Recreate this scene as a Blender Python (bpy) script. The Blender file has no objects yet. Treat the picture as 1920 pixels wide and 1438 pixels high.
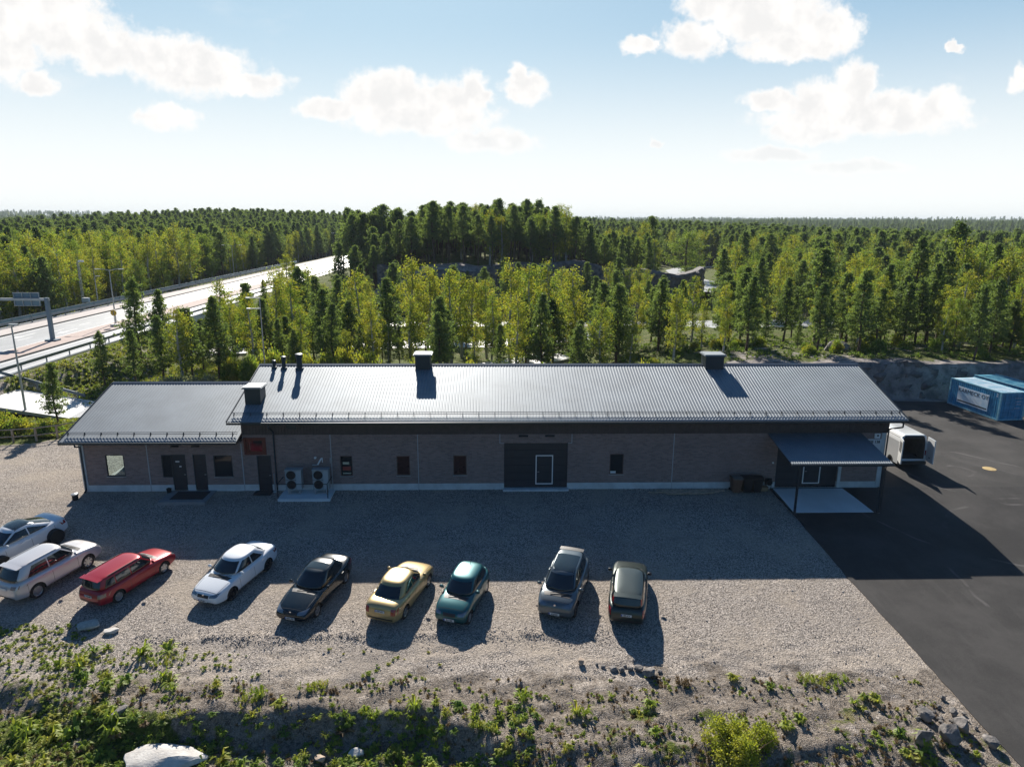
import bpy, bmesh, math, random
import numpy as np
from mathutils import Vector, Matrix
from mathutils.bvhtree import BVHTree
R_ = math.radians
SC = bpy.context.scene
COL = SC.collection
rnd = random.Random(7)
NR = np.random.RandomState(11)

# ------------------------------------------------------------------ camera
CAM_H = 17.0
cam = bpy.data.cameras.new("camera"); camo = bpy.data.objects.new("camera", cam); COL.objects.link(camo)
cam.sensor_width = 36.0; cam.lens = 36.0*1270/1920; cam.clip_start = .1; cam.clip_end = 20000
camo.matrix_world = (Matrix.Translation((0, 0, CAM_H)) @ Matrix.Rotation(R_(-1.6), 4, 'Z')
                     @ Matrix.Rotation(R_(90)-math.atan(304/1270), 4, 'X') @ Matrix.Rotation(R_(.3), 4, 'Z'))
SC.camera = camo

# ------------------------------------------------------------------ light and sky
SUN_EL, SUN_AZ = 32.3, -9.5          # degrees; azimuth from +Y towards +X
sl = bpy.data.lights.new("sun", 'SUN'); sl.energy = 4.9; sl.angle = R_(.5); sl.color = (1, .93, .84)
so = bpy.data.objects.new("sun", sl); COL.objects.link(so)
sdir = Vector((math.sin(R_(SUN_AZ))*math.cos(R_(SUN_EL)), math.cos(R_(SUN_AZ))*math.cos(R_(SUN_EL)), math.sin(R_(SUN_EL))))
so.rotation_euler = sdir.to_track_quat('Z', 'Y').to_euler(); so.location = (0, 0, 60)
SC.view_settings.view_transform = 'Standard'; SC.view_settings.look = 'None'
SC.view_settings.exposure = .85; SC.view_settings.gamma = 1
SC.cycles.max_bounces = 6; SC.cycles.diffuse_bounces = 3; SC.cycles.glossy_bounces = 3
SC.cycles.transmission_bounces = 4; SC.cycles.transparent_max_bounces = 8; SC.cycles.use_denoising = True

class NT:
    """tiny node-tree writer"""
    def __init__(s, tree): s.t = tree; s.n = tree.nodes; s.l = tree.links
    def new(s, typ, ins=None, **kw):
        nd = s.n.new(typ)
        for k, v in kw.items(): setattr(nd, k, v)
        for k, v in (ins or {}).items():
            sk = nd.inputs[k]
            if isinstance(v, bpy.types.NodeSocket): s.l.new(v, sk)
            else:
                if hasattr(sk.default_value, '__len__') and len(sk.default_value) == 4 and len(v) == 3: v = (*v, 1)
                sk.default_value = v
        return nd
    def math(s, op, a, b=0.0, clamp=False):
        nd = s.new('ShaderNodeMath', {0: a, 1: b}, operation=op, use_clamp=clamp); return nd.outputs[0]
    def vmath(s, op, a, b=(0, 0, 0)):
        nd = s.new('ShaderNodeVectorMath', {0: a, 1: b}, operation=op); return nd
    def mix(s, f, a, b, mode='MIX'):
        nd = s.n.new('ShaderNodeMix'); nd.data_type = 'RGBA'; nd.blend_type = mode
        for sk, v in ((nd.inputs[0], f), (nd.inputs[6], a), (nd.inputs[7], b)):
            if isinstance(v, bpy.types.NodeSocket): s.l.new(v, sk)
            else: sk.default_value = (*v, 1) if hasattr(v, '__len__') and len(v) == 3 else v
        return nd.outputs[2]
    def noise(s, vec, scale, detail=3, rough=.55, dist=0):
        nd = s.new('ShaderNodeTexNoise', {'Scale': scale, 'Detail': detail, 'Roughness': rough, 'Distortion': dist})
        if vec is not None: s.l.new(vec, nd.inputs['Vector'])
        return nd.outputs['Fac']
    def ss(s, v, a, b, o0=0., o1=1.):
        nd = s.new('ShaderNodeMapRange', {0: v, 1: a, 2: b, 3: o0, 4: o1}, interpolation_type='SMOOTHSTEP'); return nd.outputs[0]

w = bpy.data.worlds.new("World"); SC.world = w; w.use_nodes = True
W = NT(w.node_tree); W.n.clear()
sky = W.new('ShaderNodeTexSky', sky_type='NISHITA'); sky.sun_disc = False
sky.sun_elevation = R_(SUN_EL); sky.sun_rotation = R_(SUN_AZ); sky.altitude = 50; sky.air_density = 1.0; sky.dust_density = .8; sky.ozone_density = 2.0
tc = W.new('ShaderNodeTexCoord'); sep = W.new('ShaderNodeSeparateXYZ', {0: tc.outputs['Generated']})
yy = W.math('MAXIMUM', sep.outputs[1], .02)
u = W.math('DIVIDE', sep.outputs[0], yy); v = W.math('DIVIDE', sep.outputs[2], yy)
uv = W.new('ShaderNodeCombineXYZ', {0: u, 1: v, 2: 0.}).outputs[0]
CL = [(-0.609,0.268,0.1,0.055),(-0.563,0.242,0.077,0.039),(-0.65,0.221,0.049,0.045),(-0.517,0.219,0.056,0.033),(-0.448,0.21,0.064,0.033),(-0.4,0.198,0.079,0.036),(-0.344,0.181,0.068,0.019),(-0.613,0.179,0.027,0.018),(-0.443,0.136,0.046,0.018),(-0.224,0.149,0.05,0.015),(-0.165,0.163,0.047,0.035),(-0.135,0.173,0.04,0.03),(-0.07,0.153,0.065,0.038),(-0.029,0.167,0.026,0.033),(-0.1,0.138,0.111,0.022),(-0.004,0.109,0.071,0.018),(0.045,0.178,0.034,0.022),(0.037,0.19,0.017,0.016),(0.373,0.273,0.1,0.042),(0.306,0.285,0.06,0.028),(0.273,0.242,0.047,0.027),(0.2,0.234,0.03,0.013),(0.463,0.254,0.044,0.035),(0.406,0.233,0.081,0.02),(0.501,0.183,0.036,0.036),(0.474,0.158,0.066,0.038),(0.565,0.156,0.063,0.028),(0.522,0.141,0.153,0.022),(0.633,0.16,0.038,0.026),(0.39,0.165,0.049,0.016),(0.448,0.123,0.069,0.015),(0.64,0.236,0.014,0.008),(0.736,0.196,0.016,0.022),(0.227,0.108,0.012,0.007),(0.39,0.094,0.069,0.012),(0.514,0.077,0.085,0.01),(-1.1,.3,.16,.05),(1.1,.3,.18,.05)]
wn = W.new('ShaderNodeTexNoise', {'Vector': uv, 'Scale': 26., 'Detail': 7., 'Roughness': .62})
wcol = W.vmath('SUBTRACT', wn.outputs['Color'], (.5, .5, .5)).outputs[0]
uvw = W.vmath('ADD', uv, W.vmath('MULTIPLY', wcol, (.055, .03, 0)).outputs[0]).outputs[0]
fld = None; low = None
for cu, cv, ru, rv in CL:
    d_ = W.vmath('MULTIPLY', W.vmath('SUBTRACT', uvw, (cu, cv, 0)).outputs[0], (1/ru/1.12, 1/rv/1.12, 0)).outputs[0]
    f = W.math('SUBTRACT', 1., W.vmath('LENGTH', d_).outputs['Value'])
    if fld is None: fld = f
    else: fld = W.math('MAXIMUM', fld, f)
n2 = W.noise(uv, 55., 8, .66)
dens = W.math('ADD', fld, W.math('MULTIPLY', W.math('SUBTRACT', n2, .5), .8))
mask = W.math('MULTIPLY', W.ss(dens, -.06, .40), W.ss(v, .03, .15, .35, 1.))
thin = W.math('MULTIPLY', W.ss(W.noise(W.vmath('MULTIPLY', uv, (1., 2.6, 1.)).outputs[0], 3.6, 5, .6), .56, .82), .4)
mask = W.math('MAXIMUM', mask, W.math('MULTIPLY', W.math('MULTIPLY', thin, W.ss(v, .03, .12)), W.ss(v, .34, .24)))
mask = W.math('MULTIPLY', mask, W.ss(sep.outputs[1], .03, .12))
shade = W.ss(W.noise(W.vmath('ADD', uv, (0, .012, 0)).outputs[0], 24., 5, .55), .38, .66)
core = W.ss(dens, .12, .6)
ccol = W.mix(W.math('MULTIPLY', core, W.math('SUBTRACT', 1., shade)), (12., 11.7, 11.4), (10.2, 10.1, 10.))
front = W.math('MULTIPLY', W.ss(sep.outputs[2], .62, .18), W.ss(sep.outputs[1], -.1, .6))
skyc = W.mix(1., sky.outputs[0], W.mix(front, (.42, .86, 1.42), (.80, .98, 1.1)), 'MULTIPLY')
skyb = W.vmath('SCALE', skyc); W.l.new(W.math('ADD', 1., W.math('MULTIPLY', front, 3.2)), skyb.inputs['Scale']); skyb = skyb.outputs[0]
skyc = W.vmath('DIVIDE', W.vmath('MULTIPLY', skyb, (7.1, 9.9, 11.9)).outputs[0], W.vmath('ADD', skyb, (7.1, 9.9, 11.9)).outputs[0]).outputs[0]
hz = W.math('MULTIPLY', W.ss(sep.outputs[2], 0.02, .27, 1., 0.), W.ss(sep.outputs[1], -.1, .5))
skyh = W.mix(W.math('MULTIPLY', hz, .9), skyc, (12.2, 12.3, 12.))
fin = W.mix(mask, skyh, ccol)
bg = W.new('ShaderNodeBackground', {'Color': fin, 'Strength': .05})
wo = W.new('ShaderNodeOutputWorld', {0: bg.outputs[0]})

# ------------------------------------------------------------------ materials
MATS = {}
def mat(name, col, rough=.6, metal=0., var=0., vscale=2., coat=0., bump=0., bscale=30., spec=.5, alpha=None, col2=None, emis=None, orand=0.):
    if name in MATS: return MATS[name]
    m = bpy.data.materials.new(name); m.use_nodes = True; N = NT(m.node_tree); b = N.n['Principled BSDF']
    b.inputs['Roughness'].default_value = rough; b.inputs['Metallic'].default_value = metal
    b.inputs['Base Color'].default_value = (*col, 1); b.inputs['Coat Weight'].default_value = coat; b.inputs['Coat Roughness'].default_value = .04
    b.inputs['Specular IOR Level'].default_value = spec
    t = N.new('ShaderNodeTexCoord').outputs['Object']
    if var or col2:
        f = N.ss(N.noise(t, vscale, 5, .6), .3, .7)
        c2 = col2 or tuple(min(1, c*(1+var)) for c in col); c1 = col if col2 else tuple(c*(1-var) for c in col)
        c = N.mix(f, c1, c2); N.l.new(c, b.inputs['Base Color'])
    if bump:
        bp = N.new('ShaderNodeBump', {'Strength': 1., 'Distance': bump, 'Height': N.noise(t, bscale, 3)})
        N.l.new(bp.outputs[0], b.inputs['Normal'])
    MATS[name] = m; return m

def gravel_nodes(N, pos):
    vo = N.new('ShaderNodeTexVoronoi', {'Vector': pos, 'Scale': 27.}); vs = N.new('ShaderNodeTexVoronoi', {'Vector': pos, 'Scale': 7.})
    sepc = N.new('ShaderNodeSeparateColor', {0: vo.outputs['Color']}).outputs[0]
    patch = N.noise(pos, .35, 5, .6); fine = N.noise(pos, 9., 4, .7)
    c = N.mix(N.ss(sepc, 0., 1.), (.10, .09, .08), (.68, .61, .54))
    c = N.mix(N.ss(patch, .42, .66), c, (.50, .43, .35), 'MIX')
    c = N.mix(.6, N.mix(N.ss(sepc, 0., 1.), (.15, .128, .106), (.65, .565, .485)), c)
    c = N.mix(N.ss(fine, .42, .75, 0., .5), c, (.16, .14, .125)); c = N.mix(N.ss(N.noise(pos, 3.1, 4, .7), .56, .7, 0., .3), c, (.14, .125, .115))
    trk = N.noise(N.vmath('MULTIPLY', pos, (.22, 1.1, 1.)).outputs[0], 1.1, 4, .6, .8); c = N.mix(N.ss(trk, .56, .70, 0., .35), c, (.17, .155, .145))
    dmp = N.noise(pos, .16, 4, .55, .5); c = N.mix(N.ss(dmp, .5, .68, 0., .35), c, (.24, .21, .185))
    h = N.math('ADD', N.math('MULTIPLY', vo.outputs['Distance'], -.6), N.math('MULTIPLY', fine, .9))
    return c, h
def ground_mat():
    m = bpy.data.materials.new('terrain_ground'); m.use_nodes = True; N = NT(m.node_tree); b = N.n['Principled BSDF']
    pos = N.new('ShaderNodeNewGeometry').outputs['Position']
    at = N.new('ShaderNodeAttribute', attribute_name='mask'); sp = N.new('ShaderNodeSeparateColor', {0: at.outputs['Color']})
    gcol, gh = gravel_nodes(N, pos)
    n1 = N.noise(pos, .8, 6, .65); n2 = N.noise(pos, 5., 5, .7); n3 = N.noise(pos, .12, 4, .6)
    grass = N.mix(N.ss(n2, .3, .7), (.035, .06, .012), (.16, .19, .035)); grass = N.mix(N.ss(n1, .5, .72), grass, (.22, .19, .10))
    soil = N.mix(N.ss(n2, .35, .7), (.12, .10, .08), (.36, .30, .24)); soil = N.mix(N.ss(N.noise(pos, 18., 3, .6), .5, .62), soil, (.34, .30, .26))
    rock = N.mix(N.ss(n1, .3, .7), (.17, .16, .16), (.46, .41, .38)); rock = N.mix(N.ss(n2, .55, .75), rock, (.14, .17, .05))
    forest = N.mix(N.ss(n2, .3, .7), (.03, .04, .012), (.11, .12, .035))
    wob = N.math('MULTIPLY', N.math('SUBTRACT', N.noise(pos, 1.3, 6, .7), .5), 1.5)
    def k(s): return N.ss(N.math('ADD', s, wob), .4, .6)
    c = N.mix(k(sp.outputs[2]), gcol, soil)
    c = N.mix(k(sp.outputs[0]), c, grass); c = N.mix(k(sp.outputs[1]), c, rock)
    c = N.mix(k(at.outputs['Alpha']), c, forest)
    N.l.new(c, b.inputs['Base Color']); b.inputs['Roughness'].default_value = .95; b.inputs['Specular IOR Level'].default_value = .15
    bp = N.new('ShaderNodeBump', {'Strength': 1., 'Distance': .075, 'Height': N.math('ADD', gh, N.math('MULTIPLY', n2, 1.5))})
    N.l.new(bp.outputs[0], b.inputs['Normal'])
    return m
def asphalt_mat(name, c1, c2, tracks=True):
    m = bpy.data.materials.new(name); m.use_nodes = True; N = NT(m.node_tree); b = N.n['Principled BSDF']
    pos = N.new('ShaderNodeNewGeometry').outputs['Position']
    st = N.vmath('MULTIPLY', pos, (1., .12, 1.)).outputs[0]
    c = N.mix(N.ss(N.noise(pos, .25, 5, .65), .35, .7), c1, c2)
    c = N.mix(N.ss(N.noise(st, 2.2, 5, .7), .5, .75, 0., .3), c, tuple(x*1.35 for x in c2))
    c = N.mix(N.ss(N.noise(pos, 40., 2, .8), .45, .7, 0., .5), c, tuple(x*1.5 for x in c2))
    if tracks:   # pale tyre marks where vans turn
        for cx, cy, r0 in ((34.5, 44.5, 4.6), (33.8, 45.2, 1.1), (31., 41., 7.4), (36., 30., 11.)):
            d = N.vmath('LENGTH', N.vmath('SUBTRACT', N.vmath('ADD', pos, N.vmath('MULTIPLY', N.new('ShaderNodeTexNoise', {'Vector': pos, 'Scale': .25}).outputs['Color'], (2., 2., 0)).outputs[0]).outputs[0], (cx, cy, .03)).outputs[0]).outputs['Value']
            ring = N.ss(N.math('ABSOLUTE', N.math('SUBTRACT', d, r0)), .05, .13, .16, 0.)
            ring = N.math('MULTIPLY', ring, N.ss(N.noise(pos, .4, 4, .6), .45, .62))
            c = N.mix(ring, c, (.36, .34, .33))
    N.l.new(c, b.inputs['Base Color']); b.inputs['Roughness'].default_value = .8 if tracks else .42; b.inputs['Specular IOR Level'].default_value = .2 if tracks else .9
    bp = N.new('ShaderNodeBump', {'Strength': .6, 'Distance': .008, 'Height': N.noise(pos, 45., 2, .7)}); N.l.new(bp.outputs[0], b.inputs['Normal'])
    return m
def brick_mat():
    m = bpy.data.materials.new('brick_render'); m.use_nodes = True; N = NT(m.node_tree); b = N.n['Principled BSDF']
    pos = N.new('ShaderNodeNewGeometry').outputs['Position']; s = N.new('ShaderNodeSeparateXYZ', {0: pos})
    co = N.new('ShaderNodeCombineXYZ', {0: N.math('ADD', s.outputs[0], s.outputs[1]), 1: s.outputs[2], 2: 0.}).outputs[0]
    bt = N.new('ShaderNodeTexBrick', {'Vector': co, 'Color1': (.22, .135, .115), 'Color2': (.36, .235, .20), 'Mortar': (.24, .215, .205), 'Scale': 1., 'Mortar Size': .012, 'Brick Width': .29, 'Row Height': .095})
    c = N.mix(N.ss(N.noise(pos, 14., 3, .7), .35, .7, 0., .5), bt.outputs[0], (.34, .26, .24)); c = N.mix(N.ss(N.noise(pos, .5, 4, .6), .4, .7, 0., .25), c, (.13, .11, .11))
    N.l.new(c, b.inputs['Base Color']); b.inputs['Roughness'].default_value = .9
    bp = N.new('ShaderNodeBump', {'Strength': .8, 'Distance': .01, 'Height': bt.outputs['Fac']}); bp.invert = True; N.l.new(bp.outputs[0], b.inputs['Normal'])
    return m
def leaf_mat(name, c1, c2, c3, trans=.45):
    m = bpy.data.materials.new(name); m.use_nodes = True; N = NT(m.node_tree); N.n.clear()
    oi = N.new('ShaderNodeObjectInfo'); pos = N.new('ShaderNodeNewGeometry').outputs['Position']
    c = N.mix(oi.outputs['Random'], c1, c2); c = N.mix(N.ss(N.noise(pos, 1.1, 3, .6), .4, .68), c, c3)
    c = N.mix(N.ss(N.noise(pos, 7., 2, .6), .35, .7, 0., .5), c, tuple(x*.5 for x in c1))
    d = N.new('ShaderNodeBsdfDiffuse', {0: c}); t = N.new('ShaderNodeBsdfTranslucent', {0: N.mix(1., c, (1.35, 1.3, .7), 'MULTIPLY')})
    g = N.new('ShaderNodeBsdfGlossy', {0: (.5, .5, .5), 1: .5})
    mx = N.new('ShaderNodeMixShader', {0: trans, 1: d.outputs[0], 2: t.outputs[0]}); mx2 = N.new('ShaderNodeMixShader', {0: .03, 1: mx.outputs[0], 2: g.outputs[0]})
    N.new('ShaderNodeOutputMaterial', {0: mx2.outputs[0]}); MATS[name] = m; return m
def glass_thin(name, tint=(.75, .85, .85)):
    m = bpy.data.materials.new(name); m.use_nodes = True; N = NT(m.node_tree); N.n.clear()
    fr = N.new('ShaderNodeFresnel', {0: 1.5}); t = N.new('ShaderNodeBsdfTransparent', {0: tint}); g = N.new('ShaderNodeBsdfGlossy', {1: .01})
    mx = N.new('ShaderNodeMixShader', {0: fr.outputs[0], 1: t.outputs[0], 2: g.outputs[0]}); N.new('ShaderNodeOutputMaterial', {0: mx.outputs[0]}); return m

M_BRICK = brick_mat(); M_GROUND = ground_mat(); M_ASPH = asphalt_mat('yard_asphalt', (.031, .030, .029), (.060, .057, .054)); M_ROAD = asphalt_mat('road_asphalt', (.34, .345, .345), (.45, .455, .455), False)
M_ROOF = mat('steel_roof', (.20, .23, .255), .58, .40, .10, .5); M_DKSTEEL = mat('dark_blue_steel', (.035, .05, .065), .4, .5)
M_CONC = mat('pale_concrete', (.58, .60, .59), .85, 0, .12, 1.5, bump=.004); M_FRIEZE = mat('brown_board', (.085, .062, .055), .7, 0, .15, 3)
M_JOINT = mat('joint_strip', (.42, .42, .42), .7); M_WHITE = mat('white_paint', (.78, .79, .78), .45); M_DOOR = mat('charcoal_door', (.022, .027, .036), .45, 0, .1, 2)
M_GLASSD = mat('dark_glass', (.012, .016, .02), .05, 0, coat=.3); M_CURT = mat('maroon_curtain_glass', (.045, .014, .013), .12, 0, .2, 6, coat=.4)
M_RED = mat('red_brown_frame', (.16, .035, .02), .6); M_BLACK = mat('black_rubber', (.015, .015, .016), .8); M_GALV = mat('galvanised_steel', (.42, .44, .45), .45, .7, .1, 3)
M_WOOD = mat('weathered_wood', (.46, .35, .25), .85, 0, .25, 4); M_ROCK = mat('granite', (.10, .095, .09), .9, 0, vscale=2.6, col2=(.26, .235, .215), bump=.05, bscale=5)
M_BARK = mat('pine_bark', (.10, .065, .045), .95, 0, .3, 3); M_BBARK = mat('birch_bark', (.42, .40, .37), .9, 0, .35, 4)
L_PINE = leaf_mat('pine_needles', (.12, .19, .075), (.16, .235, .08), (.21, .28, .09), .5)
L_BIRCH = leaf_mat('birch_leaves', (.16, .27, .045), (.27, .32, .05), (.40, .36, .055), .52)
L_GREEN = leaf_mat('green_leaves', (.14, .25, .05), (.21, .30, .06), (.30, .37, .08), .45)
L_WEED = leaf_mat('weed_leaves', (.28, .38, .06), (.34, .42, .07), (.46, .44, .10), .5)
L_DRY = leaf_mat('dry_stalks', (.20, .14, .07), (.26, .19, .10), (.16, .10, .06), .3)
L_SILV = leaf_mat('silver_leaves', (.20, .26, .17), (.26, .30, .20), (.30, .30, .18), .35)

# ------------------------------------------------------------------ mesh helpers
class MB:
    def __init__(s): s.v = []; s.f = []; s.m = []; s.cm = 0
    def face(s, idx): s.f.append(tuple(idx)); s.m.append(s.cm)
    def box(s, x0, x1, y0, y1, z0, z1):
        b = len(s.v); s.v += [(x0,y0,z0),(x1,y0,z0),(x1,y1,z0),(x0,y1,z0),(x0,y0,z1),(x1,y0,z1),(x1,y1,z1),(x0,y1,z1)]
        for q in ((0,3,2,1),(4,5,6,7),(0,1,5,4),(1,2,6,5),(2,3,7,6),(3,0,4,7)): s.face([b+i for i in q])
        return s
    def obox(s, c, ax, ay, hx, hy, z0, z1):   # oriented box
        b = len(s.v); c = Vector(c)
        for z in (z0, z1):
            for i, j in ((-1,-1),(1,-1),(1,1),(-1,1)):
                p = c + ax*hx*i + ay*hy*j; s.v.append((p.x, p.y, z))
        for q in ((0,3,2,1),(4,5,6,7),(0,1,5,4),(1,2,6,5),(2,3,7,6),(3,0,4,7)): s.face([b+i for i in q])
        return s
    def quad(s, a, b, c, d):
        i = len(s.v); s.v += [tuple(a), tuple(b), tuple(c), tuple(d)]; s.face((i, i+1, i+2, i+3)); return s
    def tube(s, p0, p1, r0, r1=None, n=8, cap=True):
        r1 = r0 if r1 is None else r1; p0 = Vector(p0); p1 = Vector(p1); d = (p1-p0).normalized()
        a = d.orthogonal().normalized(); c = d.cross(a); b = len(s.v)
        for p, r in ((p0, r0), (p1, r1)):
            for k in range(n):
                t = 2*math.pi*k/n; q = p + (a*math.cos(t)+c*math.sin(t))*r; s.v.append(tuple(q))
        for k in range(n): s.face((b+k, b+(k+1) % n, b+n+(k+1) % n, b+n+k))
        if cap: s.face([b+k for k in range(n)][::-1]); s.face([b+n+k for k in range(n)])
        return s
    def lathe(s, prof, c=(0,0,0), axis='Z', n=24):
        b = len(s.v); P = len(prof)
        for k in range(n):
            t = 2*math.pi*k/n; co, si = math.cos(t), math.sin(t)
            for r, h in prof:
                if axis == 'Z': p = (c[0]+r*co, c[1]+r*si, c[2]+h)
                elif axis == 'Y': p = (c[0]+r*co, c[1]+h, c[2]+r*si)
                else: p = (c[0]+h, c[1]+r*co, c[2]+r*si)
                s.v.append(p)
        for k in range(n):
            k2 = (k+1) % n
            for j in range(P-1): s.face((b+k*P+j, b+k2*P+j, b+k2*P+j+1, b+k*P+j+1))
        return s
    def grid(s, fn, nu, nv):
        b = len(s.v)
        for j in range(nv+1):
            for i in range(nu+1): s.v.append(tuple(fn(i/nu, j/nv)))
        for j in range(nv):
            for i in range(nu): a = b+j*(nu+1)+i; s.face((a, a+1, a+nu+2, a+nu+1))
        return s
    def prism(s, poly, y0, y1, ax='XZ'):   # polygon in XZ extruded along Y (or in XY along Z)
        b = len(s.v); n = len(poly)
        for y in (y0, y1):
            for p in poly: s.v.append((p[0], y, p[1]) if ax == 'XZ' else ((y, p[0], p[1]) if ax == 'YZ' else (p[0], p[1], y)))
        for k in range(n): s.face((b+k, b+(k+1) % n, b+n+(k+1) % n, b+n+k))
        s.face([b+k for k in range(n)][::-1]); s.face([b+n+k for k in range(n)]); return s
    def build(s, name, mats, parent=None, smooth=False, label=None, loc=None):
        me = bpy.data.meshes.new(name); me.from_pydata([tuple(p) for p in s.v], [], s.f); me.update()
        mats = mats if isinstance(mats, (list, tuple)) else [mats]
        for m in mats: me.materials.append(m)
        if len(mats) > 1: me.polygons.foreach_set('material_index', s.m)
        bm = bmesh.new(); bm.from_mesh(me); bmesh.ops.recalc_face_normals(bm, faces=bm.faces); bm.to_mesh(me); bm.free()
        if smooth:
            me.polygons.foreach_set('use_smooth', [True]*len(me.polygons))
            me.set_sharp_from_angle(angle=R_(38))
        o = bpy.data.objects.new(name, me); COL.objects.link(o)
        if parent: o.parent = parent
        if loc: o.location = loc
        if label: o['label'] = label
        return o
def tag(o, label=None, cat=None, group=None, kind=None):
    if label: o['label'] = label
    if cat: o['category'] = cat
    if group: o['group'] = group
    if kind: o['kind'] = kind
    return o
def thing(name, label, cat, loc=(0,0,0), rz=0, group=None):
    o = bpy.data.objects.new(name, None); COL.objects.link(o); o.location = loc; o.rotation_euler = (0, 0, rz); o.empty_display_size = .2
    return tag(o, label, cat, group)
KIDS = {}
def children(o):
    return [c for c in COL.objects if c.parent == o]
def copy_thing(src, kids, loc, rz=0, sc=1., label=None):
    c = src.copy(); COL.objects.link(c); c.location = loc; c.rotation_euler = (0, 0, rz); c.scale = sc if hasattr(sc, '__len__') else (sc,)*3
    if label: c['label'] = label
    for k in kids: d = k.copy(); COL.objects.link(d); d.parent = c
    return c
def text_mesh(body, size, name, m, parent=None, ext=.003, bold=0.):
    cu = bpy.data.curves.new('txt', 'FONT'); cu.body = body; cu.size = size; cu.align_x = 'CENTER'; cu.align_y = 'CENTER'; cu.extrude = ext; cu.offset = bold; cu.resolution_u = 3
    t = bpy.data.objects.new('txt', cu); COL.objects.link(t)
    me = bpy.data.meshes.new_from_object(t.evaluated_get(bpy.context.evaluated_depsgraph_get()))
    bpy.data.objects.remove(t); bpy.data.curves.remove(cu); me.materials.clear(); me.materials.append(m)
    o = bpy.data.objects.new(name, me); COL.objects.link(o)
    if parent: o.parent = parent
    return o
def sst(t): t = np.clip(t, 0, 1); return t*t*(3-2*t)
_PH = [(rnd.uniform(0, 6.28), rnd.uniform(0, 6.28), rnd.uniform(0, 3.14)) for _ in range(40)]
def wnoise(x, y, wl, k0=0, n=5):
    s = 0
    for i in range(n):
        a, p, th = _PH[(k0*7+i) % 40]; f = 2*math.pi/wl*(1+.37*i)
        s = s + np.sin((x*math.cos(th*2+i)+y*math.sin(th*2+i))*f+a)*np.cos((y*math.cos(th)-x*math.sin(th))*f*.83+p)/(1+.4*i)
    return s/2.2
# ------------------------------------------------------------------ terrain
HWX0, HWX1, HWZ = -67.6, -47.2, 2.2
def bank_edge(x):
    return 21.2 + np.where(x < -13, (-13-x)*.3, 0) + .4*wnoise(x, x*0+3, 9, 1) - 1.9*sst((x+3)/4)
_yt = np.linspace(-80, 60, 1401); _zt = np.interp(_yt, [-80, 18, 21, 24, 27, 30, 33, 37, 40, 41.3, 60], [-1.5, -1.45, -1.42, -1.34, -1.23, -1.08, -.88, -.45, -.1, 0, 0])
_zt = np.convolve(np.pad(_zt, 8, mode='edge'), np.ones(17)/17, 'valid')
def zb(y): return np.interp(y, _yt, _zt)          # the yard falls gently away from the building
ZBASE = zb
_y0 = _yt*17/(17-zb(_yt))
def S(x, y):
    yn = float(np.interp(y, _y0, _yt)); k = yn/y if y > 1 else 1.; return x*k, yn
def T(x, y):
    x = np.asarray(x, float); y = np.asarray(y, float); b = zb(y)*sst((42-y)/1.); c = 17/(17-zb(y))
    return np.where(y < 42, b, 0)+T0(np.where(y < 60, x*c, x), np.where(y < 60, y*c, y))
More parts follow.
